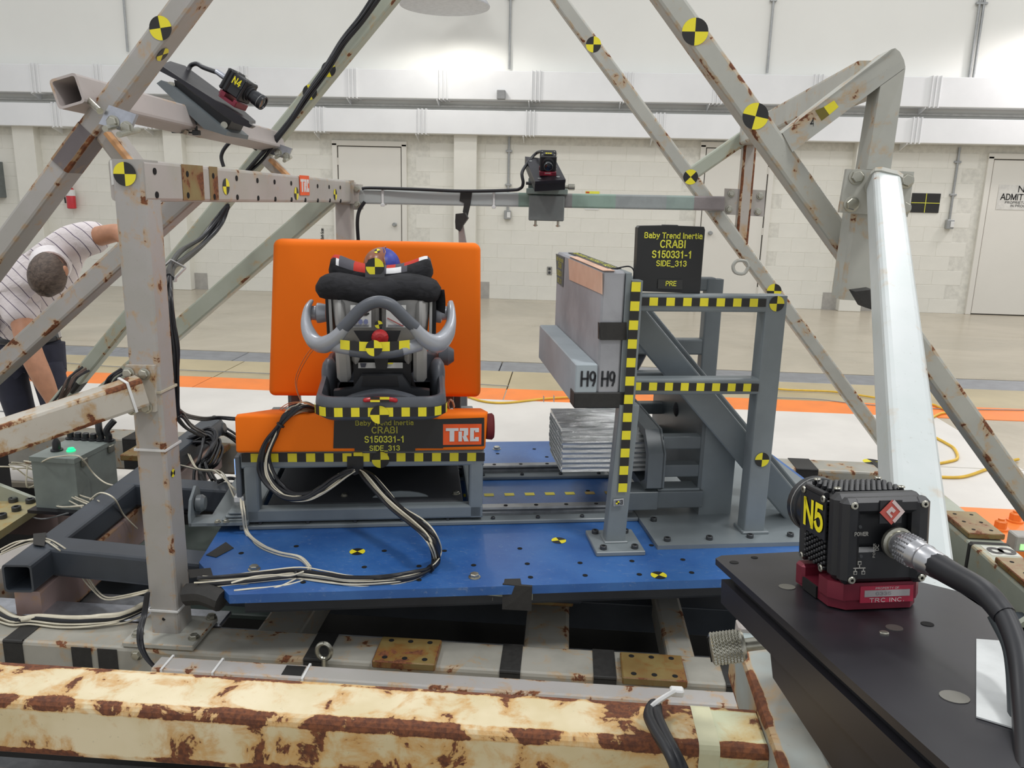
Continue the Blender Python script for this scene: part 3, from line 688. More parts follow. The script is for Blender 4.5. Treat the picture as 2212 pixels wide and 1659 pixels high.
put('hydraulic_line', MB().sweep([(-1.95, 2.32, .24), (-1.75, 2.36, .25), (-1.5, 2.42, .25), (-1.35, 2.46, .25)], .014, 8), plain('maroon_hose', '#4d2233', .4), sd)
put('clevis_block', MB().box((.0, 2.28, .37), (.16, .08, .10), ch=.006), SLATE, sd)
for dx in (-.05, .05): bolt(sd, (dx, 2.24, .36), -EY, .012)
plate('drilled_pad', (-.02, 2.30, .315), (.15, .10, .02), RUSTP)
# slate sub-frame carrying the blue plate
sf = thing('plate_subframe', B(0, .3, .3), 'dark slate steel tube frame bolted under the blue plate', 'frame')
def sb(name, a, b, w=.1, h=.1, mat=SLATE, wall=0): return put(name, MB().beam(a, b, w, h, EZ, .01, wall=wall), mat, sf)
ZF = .425
q0 = onz(20, 1218, ZF+.045); q1 = onz(300, 1012, ZF+.045)
dv = (q1-q0).normalized(); sb('side_tube', q0+V((.02, 0, -.045)), q0+dv*1.55+V((.02, 0, -.045)), .085, .085, wall=.006)
q2 = onz(110, 1170, ZF+.045); q3 = onz(460, 1205, ZF+.045)
sb('cross_tube', q2+V((0, .0, -.045)), q2+(q3-q2)*1.15+V((0, 0, -.045)), .09, .09)
q4 = onz(398, 1043, ZF+.045); q5 = onz(530, 1052, ZF+.045)
sb('cross_tube', q4+(q4-q5)*.9+V((0, 0, -.045)), q4+(q5-q4)*2.6+V((0, 0, -.045)), .09, .09)
for v, hh in ((.13, .075), (1.18, .11)): sb('cross_tube', B(.02, v, .474-hh/2), B(1.85, v, .474-hh/2), .1, hh, plain('slate_in_shade', '#33373d', .5))  # darker copy of the slate paints in the shade beneath the blue plate
for u in (.35, 1.05, 1.7): sb('cross_tube', B(u, .16, ZF), B(u, 1.14, ZF), .09, .1)
put('pink_rail', MB().beam(V((q0.x+.02, q0.y+.03, .30)), V((q0.x+.02, q0.y+.03, .30))+dv*1.5, .075, .14, r=.006), PINK, sf)
put('pink_rail', MB().beam(onz(0, 1290, .27)+V((-.3, -.35, 0)), onz(110, 1215, .27), .12, .14, r=.006), OFFW, sf)
put('wedge_shim', MB().prism([B(.60, .03, .470), B(.80, .03, .470), B(.80, .03, .440)], EV*.03), GREENW, sf)
# junction box with green lamp
jb = thing('junction_box', (-2.08, 3.0, .33), 'grey-green steel junction box with a lit green button behind the left rail', 'electrical box')
JZ = .54
c1, c2, c3, c4 = [onz(x, y, JZ) for x, y in ((62, 988), (160, 994), (240, 949), (128, 940))]
jx = (c2-c1).normalized(); jy = V((-jx.y, jx.x, 0)); jl = (c2-c1).length; jd = (c3-c2).dot(jy)
def J(a, b, z): return c1 + jx*(a*jl) + jy*(b*jd) + V((0, 0, z-JZ))
GB = plain('hammered_grey_green', '#838c87', .45, var=.05)
jb.location = J(.5, .5, .33)
put('box_body', MB().prism([J(0.02, .02, .34), J(.98, .02, .34), J(.98, .98, .34), J(.02, .98, .34)], (0, 0, .185)), GB, jb)
lid = put('lid', MB().prism([J(0, 0, .525), J(1, 0, .525), J(1, 1, .525), J(0, 1, .525)], (0, 0, .018)), GB, jb)
for i in range(6): k = put('connector', MB().lathe(J(.06+.18*i, .88, JZ+.003), EZ, [(0, .02), (.006, .02), (.008, .013), (.026, .013), (.028, .010)], 14), BLACKP, jb)
put('connector', MB().lathe(J(.30, .32, JZ+.003), EZ, [(0, .022), (.006, .022), (.008, .015), (.032, .015), (.05, .006)], 14), BLACKP, jb)
for i, dx in enumerate((.78, .96)): put('cable_plug', MB().sweep([J(dx, .88, JZ+.025), J(dx-.02, .87, JZ+.05), J(dx-.08+.2*i, .93, JZ+.085)], .013, 8), BLACKP, jb)
put('indicator_lamp', MB().lathe(J(.60, .34, JZ+.003), EZ, [(0, .016), (.004, .016), (.006, .013), (.012, .011)], 14), plain('green_light', '#19f089', .3, emit=1.6), jb)
for b in (.2, .85): put('latch', MB().box((0, 0, 0), (.012, .03, .03), Matrix.Translation(J(1.02, b, .515)) @ Matrix(((jx.x, jy.x, 0), (jx.y, jy.y, 0), (0, 0, 1))).to_4x4(), ch=.003), CHROME, jb)
put('mounting_foot', MB().prism([J(-.06, -.1, .33), J(1.04, -.1, .33), J(1.04, 1.05, .33), J(-.06, 1.05, .33)], (0, 0, .012)), BLACKA, jb)
# orange anchor plates bolted to the floor at right
op = thing('anchor_plate', (2.2, 3.45, 0), 'orange steel anchor plate with two big orange nuts right of the sled', 'plate')
put('base_plate', MB().box((2.55, 3.62, .05), (1.45, .44, .1), ch=.006), ORANGEF, op)
for px, py in ((2160, 1135), (2192, 1118)):
    p = onz(px, py+8, .10); put('anchor_nut', MB().lathe(p, EZ, [(0, .036), (.008, .036)], 16).lathe(p+V((0, 0, .008)), EZ, [(0, .026), (.03, .026), (.036, .02)], 6).cyl(p+V((0, 0, .04)), p+V((0, 0, .052)), .014), ORANGEF, op)
gd = thing('track_light_block', onz(2192, 1175, .1), 'small grey sensor block with a bright green window at the right edge', 'sensor')
p = onz(2192, 1172, .16); put('housing', MB().box(p+V((.05, .02, .0)), (.11, .07, .07), ch=.005), GREYB, gd); put('lit_window', MB().box(p+V((.05, -.017, -.012)), (.07, .004, .025)), plain('green_glow', '#a8e89a', .4, emit=1.0), gd, 0)
# low tube along the front rail with straps and an eye bolt
lt = thing('front_tube', (-.3, 1.80, .3), 'pale square tube lying along the front rail behind the rusty foreground tube', 'tube')
T0 = onz(345, 1424, .35); T1 = onz(1640, 1521, .35); T0.y = T1.y = (T0.y+T1.y)/2
put('tube', MB().beam((T0.x, T0.y, .32), (T1.x+.25, T1.y, .32), .062, .062, r=.008), GREY_W, lt)
for px in (355, 470, 668): zip_tie(lt, (onz(px, 1440, .35).x, T0.y, .32), EX, .062, .062, EZ, .0026)
put('bare_mark', MB().box((onz(640, 1440, .351).x, T0.y, .3517), (.05, .04, .0015)), BLK, lt, 0)
eb = thing('eye_bolt', onz(697, 1432, ZS), 'zinc eye bolt standing on the front rail by the black tape', 'bolt')
p = V((onz(697, 1432, .31).x, 1.885, ZS+.035)); put('ring', MB().sweep([p+V((math.sin(a)*.019, 0, math.cos(a)*.023)) for a in [2*PI*i/16 for i in range(17)]], .0062, 8, sub=2), CHROME, eb); put('shank', MB().cyl(p+V((0, 0, -.06)), p+V((0, 0, -.022)), .008), CHROME, eb)

# ================================================================== GANTRY
YN, YP, YF = 2.33, 1.96, 3.9
def beamc(p0, p1, w, h, up, mat, name, par, r=.009, wall=0): return put(name, MB().beam(p0, p1, w, h, up, r, wall=wall), mat, par)
def onleg(a, b, px, py, Y):   # point of the front face of a leg nearest to the pixel
    p = ony(px, py, Y); d = (b-a).normalized(); q = a + d*((p-a).dot(d)); q.y = Y; return q
# left side frame: post, drilled cross beam, legs and struts
lg = thing('gantry_frame', (-1.1, 2.9, .3), 'left gantry side frame of dirty white square tubes with yellow targets', 'frame')
post_x0 = ony(245, 400, YP).x; PXC = -1.078
pb0 = V((PXC, YP+.0375, ZS+.012)); pt0 = V((PXC, YP+.0375, 1.588))
post = beamc(pb0, pt0, .080, .085, EY, GREY_W, 'post', lg)
sticker(post, ony(271, 376, YP-.005), -EY, .0285, PI/2, name='target_sticker', off=.004)
patch(post, [ony(238, 346, YP), ony(262, 346, YP), ony(262, 395, YP), ony(242, 400, YP)], -EY, LABW, 'paper_patch', off=.001)
sticker(post, onx(373, 1022, PXC+.0405), EX, .011, .6)
put('bolt_hole', MB().cyl(ony(354, 1337, YP-.0045), ony(354, 1337, YP-.006), .005, n=10), HOLE, lg, 0)
put('base_flange', MB().box((PXC+.005, YP+.02, ZS+.008), (.20, .16, .016), ch=.003), RUSTW, lg)
for dx, dy in ((-.075, -.04), (.085, -.04), (.085, .07), (-.075, .07)): bolt(lg, (PXC+.005+dx, YP+.02+dy, ZS+.016), EZ, .013)
bolt(lg, ony(296, 1414, 1.896), -EY, .013)
bx = PXC-.0035
be = beamc((bx, YP+.001, 1.538), (bx, YF+.05, 1.522), .09, .10, EZ, OFFW, 'cross_beam', lg)
def onbeam(px, py): return onx(px, py, bx+.0455)
for px, py in ((334, 370), (339, 421), (404, 376), (406, 422), (460, 380), (463, 425), (511, 385), (513, 426), (556, 390), (558, 428), (593, 393), (595, 430), (629, 396), (630, 431), (660, 432), (686, 402), (687, 433), (711, 404), (713, 433), (735, 405), (736, 434)):
    q = onbeam(px, py); put('bolt_hole', MB().cyl(q-EX*.003, q+EX*.0012, .0085, n=12), HOLE, be, 0)
for px, py in ((488, 403), (640, 418), (724, 420)): sticker(be, onbeam(px, py), EX, .024, 0 if px < 500 else PI/2)
def bquad(x0, x1): return [onbeam(x0, 358+ (x0-320)*.105), onbeam(x1, 358+(x1-320)*.105), onbeam(x1, 446), onbeam(x0, 446)]
for x0, x1, m_ in ((394, 428, RUSTP), (428, 440, RUSTP), (453, 471, RUSTP)):
    q = [onbeam(x0, 400), onbeam(x1, 400)]; patch(be, [V((q[0].x, q[0].y, 1.491)), V((q[1].x, q[1].y, 1.491)), V((q[1].x, q[1].y, 1.585)), V((q[0].x, q[0].y, 1.585))], EX, m_, 'worn_band', off=.0002, thick=.0006)
def logo(par, c, xd, yd, nrm, w_, h_):
    """orange square with the three white block letters TRC"""
    c = V(c); xd = V(xd).normalized(); yd = V(yd).normalized(); P = lambda a, b, o=0: c + xd*(a*w_/2) + yd*(b*h_/2) + V(nrm)*o
    pl = patch(par, [P(-1, -1), P(1, -1), P(1, 1), P(-1, 1)], nrm, plain('logo_orange', '#ec5a1e', .5), 'logo_plate', off=.0015, thick=.001)
    mb = MB()
    for poly in ([(-.86, .62), (-.20, .62), (-.20, .36), (-.42, .36), (-.42, -.66), (-.66, -.66), (-.66, .36), (-.86, .36)],
                 [(-.14, .62), (.30, .62), (.30, -.06), (.20, -.10), (.34, -.66), (.10, -.66), (-.0, -.16), (.06, -.16), (.08, .36), (-.14, .36)],
                 [(-.20, .30), (-.02, .30), (-.02, -.66), (-.20, -.66)],
                 [(.40, .62), (.86, .62), (.86, .22), (.66, .22), (.66, .38), (.60, .38), (.60, -.42), (.66, -.42), (.66, -.26), (.86, -.26), (.86, -.66), (.40, -.66)]):
        mb.prism([P(a, b, .0027) for a, b in poly], V(nrm)*.0006)
    put('logo_letters', mb, LABW, pl, 0)
q = onbeam(657, 404); logo(be, (q.x, q.y, 1.543), EY, EZ, EX, .115, .075)
beamc((bx, YF, ZS), (bx, YF, 1.475), .075, .075, EY, OFFW, 'post', lg)
put('end_flange', MB().box((bx+.01, YF-.045, 1.522), (.10, .012, .11), ch=.002), OFFW, lg)
def leg(par, px0, px1, Y, w, d, mat, name='leg', zt=0, zb=0):
    a = ony(*px0, Y); b = ony(*px1, Y); a.y = b.y = Y+d/2
    if zt: a = b+(a-b)*((zt-b.z)/(a.z-b.z))
    if zb: b = a+(b-a)*((zb-a.z)/(b.z-a.z))
    o = put(name, MB().beam(a, b, w, d, EY, .009), mat, par); return o, V((a.x, Y, a.z)), V((b.x, Y, b.z))
nl, a, b = leg(lg, (470, -105), (-75, 628), YN, .060, .088, GREY_W, zt=2.72, zb=.22)
sticker(nl, onleg(a, b, 348, 62, YN), -EY, .032, .15); 
sticker(nl, onleg(a, b, 337, 124, YN)+V((.032, .03, -.012)), V((.75, 0, -.66)), .022, .5, up=V((.66, 0, .75)))
burn = MB(); q0 = onleg(a, b, 175, 270, YN); q1 = onleg(a, b, 118, 350, YN); burn.beam(q0+EY*.042, q1+EY*.042, .0615, .0895, EY, .009); put('scorched_band', burn, painted('scorched_paint', '#6b6364', '#8e8786', rust=.62, edge=.2, st=.5), nl)
leg(lg, (412, 409), (-70, 848), YN+.05, .062, .075, GREY_W, 'strut', zb=.22)
leg(lg, (206, 268), (276, 362), YN+.02, .058, .07, OFFW, 'brace')
put('raw_edge', MB().beam(ony(236, 288, YN+.02), ony(284, 348, YN+.02), .012, .05, EY, .002), plain('raw_tan_edge', '#cf9c6c', .7), lg)
fl2, a, b = leg(lg, (912, -98), (120, 872), YF, .068, .08, GREENW, zt=2.80, zb=.32)
sticker(fl2, onleg(a, b, 710, 150, YF), -EY, .034, .4); sticker(fl2, onleg(a, b, 670, 200, YF), -EY, .034, .4)
put('tape_patch', MB().beam(onleg(a, b, 160, 822, YF)+EY*.04, onleg(a, b, 145, 842, YF)+EY*.04, .0705, .084, EY, .01), BLACKT, fl2)
leg(lg, (735, 402), (196, 872), YF, .085, .085, GREENW, 'strut', zb=.32)
leg(lg, (572, 345), (625, 395), YF-.01, .055, .06, OFFW, 'brace')
put('raw_edge', MB().beam(ony(585, 345, YF-.02), ony(622, 380, YF-.02), .016, .05, EY, .002), plain('raw_tan_edge', '#cf9c6c', .7), lg)
# right side frame
rg = thing('gantry_frame', (.8, 2.9, .3), 'right gantry side frame of chipped white square tubes with a bolted flange', 'frame')
YN2 = 2.25
rl, a, b = leg(rg, (1370, -116), (2300, 1188), YN2, .060, .085, RUSTW, zt=2.72, zb=.34)
sticker(rl, onleg(a, b, 1502, 68, YN2), -EY, .0335, PI/2); sticker(rl, onleg(a, b, 1632, 251, YN2), -EY, .0335, PI/2-.2)
rf, a, b = leg(rg, (1150, -84), (1990, 1062), YF, .062, .08, RUSTW, zt=2.80, zb=.32)
for px, py, r in ((1281, 97, 0), (1491, 383, .8), (1673, 628, PI/2)): sticker(rf, onleg(a, b, px, py, YF), -EY, .034, r)
ring = ony(1600, 577, YF+.005); rp = [ring + V((x, 0, z))*.036 for x, z in ((1, .05), (.62, .78), (-.5, .82), (-1, .1), (-.62, -.72), (.5, -.82), (1, .05))]
put('lifting_eye', MB().sweep(rp, .0085, 8, sub=3), RUSTW, rg)
XR = .765
pr0 = ony(1916, 240, 2.14)
beamc((XR-.018, 2.188, 1.28), (XR-.010, 2.188, 1.60), .078, .085, EY, RUSTW, 'post', rg)
na = ony(1925, 148, 2.14); nbk = ony(1668, 322, 2.24)
aY = lambda x: 2.142+max(0, 1902-x)*(.108/207)
apx = lambda pts: [ony(x, y, aY(x)) for x, y in pts]
arm = put('arm', MB().prism(apx(((1690, 287), (1926, 106), (1934, 104), (1944, 112), (1953, 130), (1956, 146), (1902, 185), (1712, 328))), (0, .09, 0)), RUSTW, rg)
put('post', MB().prism(apx(((1902, 186), (1956, 147), (1924, 368), (1872, 366))), (0, .085, 0)), RUSTW, rg)
q4_ = apx(((1702, 300), (1880, 150), (1880, 190))); nA = (q4_[1]-q4_[0]).cross(q4_[2]-q4_[0]).normalized(); nA = nA if nA.y < 0 else -nA
patch(arm, apx(((1780, 231), (1802, 217), (1812, 231), (1792, 248))), nA, YEL, 'target_square', off=.001)
patch(arm, apx(((1761, 239), (1780, 231), (1792, 248), (1775, 261))), nA, plain('olive_target', '#6f6420', .5), 'target_square', off=.001)
text(arm, '4', apx(((1755, 264),))[0], (q4_[1]-q4_[0]).cross(V((0, 0, 1))).cross(V((0, 0, 1)))*-1 if False else V((1, 0, .12)), EZ, .018, BLK, .0, off=.003)
beamc((XR-.02, 2.23, 1.835), (XR+.03, YF, 1.815), .078, .085, EZ, RUSTW, 'cross_beam', rg)
beamc((XR+.045, YF+.04, 1.30), (XR+.045, YF+.04, 1.85), .058, .07, EY, painted('rust_streaked_post', '#b3aca3', '#a59a92', rust=.60, edge=.22, st=.6), 'post', rg)
fs0 = ony(1492, 378, YF); fs1 = ony(1640, 275, YF); beamc(fs0+EY*.035, fs1+EY*.035, .062, .07, EY, GREENW, 'arm', rg)
# bolted flange of the near right post
c = [ony(x, y, 2.13) for x, y in ((1829, 365), (1975, 371), (1961, 469), (1813, 459))]
flp = put('flange', MB().prism(c, (0, .014, 0)), RUSTW, rg)
for px, py in ((1850, 382), (1957, 390), (1839, 441), (1951, 449)): bolt(rg, ony(px, py, 2.13), -EY, .0155)
c = [ony(x, y, 3.925) for x, y in ((1566, 407), (1654, 411), (1650, 468), (1563, 463))]
put('flange', MB().prism(c, (0, .014, 0)), OFFW, rg)
for px, py in ((1580, 418), (1642, 423), (1575, 452), (1637, 457)): bolt(rg, ony(px, py, 3.923), -EY, .013)
pl_ = [ony(x, y, 2.05) for x, y in ((1848, 630), (1886, 625), (1893, 672), (1868, 664))]
put('cable_tape', MB().prism(pl_, (0, .05, 0)), BLACKT, rg)
# white column bolted to the flange, running down towards the viewer
wc = thing('outrigger_column', (.5, 1.2, .9), 'glossy white square column leaning from the right flange behind the near camera', 'column')
wt = ony(1908, 394, 2.115); wb = ony(1990, 1330, .87)
put('column', MB().beam(wt, wb, .066, .066, V((-.15, -1, .35)), .012, seg=3), COLW, wc)
put('weld_bead', MB().beam(wt+V((0, -.006, .002)), wt+(wb-wt).normalized()*.018, .078, .078, V((-.15, -1, .35)), .02), RUSTW, wc)
sticker(wc, wb+(wt-wb)*.02+V((.0, -.034, .012)), V((-.2, -1, .45)), .018, .2)
# left outrigger tube bolted on the left post
lo = thing('outrigger_tube', (-1.1, 1.8, 1.0), 'rust-streaked white tube bolted to the left post and leaving the frame at left', 'tube')
c = [ony(x, y, 1.944) for x, y in ((270, 789), (333, 790), (336, 890), (282, 888))]
put('flange', MB().prism(c, (0, .012, 0)), STREAK, lo)
for px, py in ((278, 806), (312, 808), (285, 884), (317, 880)): bolt(lo, ony(px, py, 1.942), -EY, .0125)
t0 = ony(306, 843, 1.93); t1 = ony(-160, 1000, 1.60)
put('tube', MB().beam(t0, t1, .066, .075, EZ, .009), STREAK, lo)
dL = (t1-t0).normalized(); zip_tie(lo, t0+dL*.035, dL, .066, .075, EZ, .003)
for z_, w_ in ((.85, 0), (1.008, 1), (.385, 0)):
    zip_tie(post, V((PXC, YP+.0375, {0: z_, 1: z_}[w_])), EZ, .085, .080, EX, .003, mat=TIEM if not w_ else plain('painted_strap', '#c3bba5', .5))
# foreground rusty tube, its end tube and the arm that carries the near camera
ft = thing('foreground_tube', (-.4, .98, .75), 'thick heavily rusted cream tube crossing the bottom of the view', 'tube')
ZT = .855
f0 = onz(400, 1452, ZT); f1 = onz(400, 1548, ZT-.004); yb, yf_ = f0.y, f1.y
put('tube', MB().beam((-1.9, (yb+yf_)/2, ZT-.04), (.190, (yb+yf_)/2, ZT-.04), yb-yf_, .085, EZ, .011, seg=3), FGR, ft)
put('green_tape_band', MB().beam((.188, (yb+yf_)/2, ZT-.04), (.214, (yb+yf_)/2, ZT-.04), yb-yf_+.001, .086, EZ, .011, seg=3), plain('clear_green_tape', '#c9c7a6', .3), ft)
put('tube_end', MB().beam((.190, (yb+yf_)/2, ZT-.04), (.274, (yb+yf_)/2, ZT-.04), yb-yf_, .085, EZ, .011, seg=3), painted('rusty_pale_green', '#c9c9a8', '#bfc4a4', rust=.60, edge=.17, stain='#b98f3c', st=.7, scale=12), ft)
put('lower_tube', MB().beam((-1.9, yf_+.0, ZT-.155), (-.62, yf_+.0, ZT-.155), .06, .06, EZ, .006), painted('pale_pink_tube', '#c9b8b2', rust=.75), ft)
am = thing('outrigger_end_tube', (.36, 1.1, .8), 'rust-blotched grey-green tube under the near camera at bottom right', 'tube')
e0 = onz(1612, 1352, .875)
put('tube', MB().beam((.320, 1.16, .83), (.312, .45, .83), .085, .09, EZ, .008), SPRAY, am)
put('end_block', MB().box((.310, 1.165, .85), (.05, .03, .07), ch=.004), OFFW, am)
# ================================================================== BUCK: blue plate, rails, bench
def bbox(mb, u0, u1, v0, v1, z0, z1, mi=0, ch=.002):
    return mb.box(((u0+u1)/2, (v0+v1)/2, (z0+z1)/2), (u1-u0, v1-v0, z1-z0), BM, mi, ch)
def bput(name, par, u0, u1, v0, v1, z0, z1, mat, ch=.003, **k): return put(name, bbox(MB(), u0, u1, v0, v1, z0, z1, 0, ch), mat, par, **k)
def bl(px, z): u, v, _ = bloc(onz(*px, z)); return u, v
ZP = .5
bp = thing('base_plate', B(.9, .6, .475), 'large scratched blue steel plate under the bench and the door rig', 'plate')
poly = [(.0, 0), (1.95, 0), (1.95, 1.30), (.0, 1.30), (-.12, .62), (-.125, .198)]
put('plate', MB().prism([B(u, v, ZP-.025) for u, v in poly], (0, 0, .025)), BLUE, bp)
hm = _mesh(MB().cyl((0, 0, 0), (0, 0, .0008), .0075, n=12), [HOLE], 'bolt_hole')
for px in ((521, 1195), (655, 1258), (830, 1190), (787, 1225), (905, 1223), (905, 1253), (1023, 1221), (1123, 1185), (1139, 1218), (1146, 1247), (1253, 1216), (1264, 1243), (1365, 1212), (1381, 1241), (1407, 1178), (1475, 1209), (1494, 1237), (1077, 1090), (1154, 970), (1181, 987), (1075, 980), (1180, 1090), (1270, 1060), (640, 1180), (960, 1190)):
    child('bolt_hole', hm, bp, Matrix.Translation(onz(*px, ZP+.0003)))
for px in ((549, 1230), (528, 1258), (1025, 1247), (1073, 970)): bolt(bp, onz(*px, ZP), EZ, .0135)
for px, r in (((772, 1192), PI/4), ((1207, 1168), .2), ((1423, 1243), PI/4)): sticker(bp, onz(*px, ZP), EZ, .0225, r+BA)
patch(bp, [onz(x, y, ZP) for x, y in ((445, 1200), (488, 1172), (505, 1185), (467, 1205))], EZ, BLACKT)
patch(bp, [onz(x, y, ZP) for x, y in ((1090, 1252), (1124, 1251), (1126, 1263), (1088, 1264))], EZ, BLACKT)
patch(bp, [onz(x, y, ZP) for x, y in ((405, 1232), (455, 1228), (460, 1245), (410, 1250))], EZ, BLACKT)
put('tape_wrap', MB().prism([onz(1086, 1262, ZP)+V((0, -.004, .002)), onz(1150, 1264, ZP)+V((0, -.012, .002)), onz(1150, 1264, ZP)+V((0, -.012, -.07)), onz(1086, 1264, ZP)+V((0, -.004, -.07))], (0, .008, 0)), BLACKT, bp)
put('tape_wrap', MB().sweep([onz(405, 1262, ZP)+V((0, 0, -.03)), onz(440, 1268, ZP)+V((0, 0, -.02)), onz(478, 1275, ZP)+V((0, 0, -.03))], .03, 10), BLACKT, bp)
# painted yellow position marks between the rails
for i in range(10):
    u = .50+i*.072; bput('position_mark', bp, u, u+.034, .665, .69, ZP, ZP+.0012, YEL if i < 8 else plain('worn_yellow', '#b59a4a', .6), 0)
# linear rails
for v0, lab in ((.475, 'front steel slide rail with drilled top on its grey strip'), (.885, 'rear steel slide rail with drilled top on its grey strip')):
    rt = thing('slide_rail', B(.6, v0, ZP), lab, 'rail', 'slide rails on the blue plate')
    bput('mount_strip', rt, -.06, 1.20, v0-.06, v0+.075, ZP, ZP+.014, BUCKG)
    prof = [(-.018, 0), (-.018, .01), (-.011, .015), (-.018, .021), (-.016, .027), (.016, .027), (.018, .021), (.011, .015), (.018, .01), (.018, 0)]
    put('rail', MB().prism([B(-.08, v0+a, ZP+.014+b) for a, b in prof], EU*1.27), BARE, rt)
    for i in range(13):
        if .0 < -.03+i*.1 < .66: continue
        put('rail_hole', MB().cyl(B(-.03+i*.1, v0, ZP+.0405), B(-.03+i*.1, v0, ZP+.0418), .007, n=10), HOLE, rt, 0)
    for i in range(9):
        u = .0+i*.145
        bolt(rt, B(u, v0-.045, ZP+.014), EZ, .0068, 'soc')
        if u > .68: bolt(rt, B(u+.06, v0+.055, ZP+.014), EZ, .0068, 'soc')
# bench frame
bf = thing('bench_frame', B(.32, .65, .52), 'grey welded tube bench frame riding on the slide rails', 'frame')
VF = .42
def bt(name, a, b, w=.042, h=.042, mat=BUCKG, par=None, up=EZ): return put(name, MB().beam(B(*a), B(*b), w, h, up, .007), mat, par or bf)
for v in (VF+.021, .92):
    bt('rail_tube', (-.032, v, .544), (.69, v, .544), .042, .044); bt('rail_tube', (-.045, v, .722), (.692, v, .722), .042, .05)
    for u in (-.018, .668): bt('upright', (u, v, .525), (u, v, .705), .044, .042, up=EV)
for u in (-.018, .668):
    bt('side_tube', (u, VF+.04, .544), (u, .92, .544)); bt('side_tube', (u, VF+.04, .722), (u, .92, .722))
bput('seat_pan', bf, -.04, .69, VF, .95, .746, .752, BUCKG)
bput('slide_plate', bf, .02, .63, .46, .93, .563, .567, plain('dark_slide_sheet', '#3a3c40', .7))
for u in (.06, .56):
    for v in (.475, .885): bput('slide_carriage', bf, u, u+.09, v-.035, v+.035, ZP+.016, .532, BUCKG2)
put('bench_shade_panel', bbox(MB(), .03, .66, .90, .91, .57, .70), plain('shadow_black_sheet', '#1e1f21', .7), bf)  # black sheet stands in for the shade inside the bench frame
put('curved_plate', MB().prism([B(.43+.10*math.cos(a)*(.7 if 0 else 1), .5, .552+.035*max(0, math.sin(a))) for a in [PI-PI*i/10 for i in range(11)]], EV*.006), BUCKG, bf)
for u in (.10, .25): bolt(bf, B(u, .52, .567), EZ, .009); 
bolt(bf, B(.61, .52, .567), EZ, .011)
chk = checker(bf, B(-.043, VF, .7335), B(.694, VF, .7265), -EV, .027, 27, 1, off=.001)
sticker(bf, bv(822, 993, VF-.004), -EV, .0265, 0)
patch(bf, [bv(x, y, VF) for x, y in ((750, 985), (785, 985), (785, 1018), (766, 1026), (750, 1018))], -EV, BLACKT, off=.003)
patch(bf, [bv(x, y, VF) for x, y in ((764, 976), (783, 976), (783, 984), (764, 984))], -EV, YEL, off=.0045)
# left end plates, tether bracket and display
bput('end_plate', bf, -.155, -.03, .40, .95, .523, .531, BUCKG)
put('bracket', MB().prism([B(-.205, .40, .523), B(-.03, .40, .523), B(-.03, .47, .523), B(-.205, .47, .523)], (0, 0, .01)), BUCKG, bf)
put('bracket', MB().prism([B(-.205, .40, .523), B(-.205, .52, .523), B(-.205, .52, .60), B(-.205, .48, .625), B(-.205, .42, .60), B(-.205, .40, .56)], EU*.008), BUCKG, bf)
put('stop_roller', MB().lathe(B(-.197, .46, .575), EU, [(0, .02), (.004, .026), (.02, .027), (.03, .02), (.032, .01)], 18), BUCKG2, bf)
for i in range(3): bput('shim', bf, -.11+i*.01, -.045, .41+.0*i, .47, .532+.011*i, .541+.011*i, BUCKG)
for p in ((-.12, .405, .534), (-.095, .405, .534)): bolt(bf, B(*p), EZ, .008)
dp = bput('counter_box', bf, -.066, -.05, .43, .50, .60, .735, plain('counter_grey', '#5f656b', .45))
put('counter_display', MB().prism([B(-.0665, .432, .675), B(-.0665, .462, .675), B(-.0665, .462, .725), B(-.0665, .432, .725)], -EU*.001), plain('blue_display', '#9fc6ff', .4, emit=1.3), bf, 0)
bput('terminal', bf, -.075, -.045, .43, .47, .585, .605, LABW)
for u in (.035, .63): bt('back_upright', (u, .93, .745), (u, .97, 1.28), .03, .04, BUCKG2, up=EV)
bt('back_bracket', (-.005, .90, .832), (.665, .90, .832), .03, .028, BUCKG2)
for u in (.05, .60): bt('back_post', (u, .90, .745), (u, .90, .84), .035, .045, BUCKG2, up=EV)
# cushions
def cushion(name, label, pts, d, r, mat):
    o = put(name, MB().prism(pts, d), mat, None, 0, label=label, cat='cushion')
    m = o.modifiers.new('round', 'BEVEL'); m.width = r; m.segments = 5; m.limit_method = 'ANGLE'; m.angle_limit = math.radians(30)
    for p in o.data.polygons: p.use_smooth = True
    return o
sc = cushion('seat_cushion', 'bright orange vinyl bench seat cushion carrying the black sign', [B(-.054, .395, .755), B(-.054, .395, .874), B(-.040, .42, .872), B(-.030, .83, .775), B(-.030, .83, .755)], EU*.748, .012, ORG)
vb = .80; c = [bv(x, y, vb) for x, y in ((579, 857), (1039, 860), (1039, 527), (589, 517))]
bc = cushion('back_cushion', 'large bright orange vinyl backrest cushion behind the infant seat', c, EV*.085, .022, ORG)
# seat belt spool at the right end of the seat cushion, D-ring strap
sp = thing('belt_retractor', B(.705, .46, .78), 'dark red webbing roll at the right end of the seat cushion', 'belt')
put('webbing_roll', MB().lathe(B(.70, .455, .815), EU, [(0, .04), (.018, .042), (.024, .036)], 24), plain('dark_red_webbing', '#6d2023', .7), sp)
ky = thing('carabiner_strap', B(.60, .70, .88), 'small chrome snap hook hanging under the right of the backrest', 'hook')
put('hook', MB().sweep([bv(x, y, .72) for x, y in ((972, 863), (968, 872), (972, 884), (980, 880), (978, 868), (972, 863))], .004, 6), CHROME, ky); put('strap', MB().sweep([bv(976, 884, .72), bv(978, 893, .70)], .006, 6), LABW, ky)
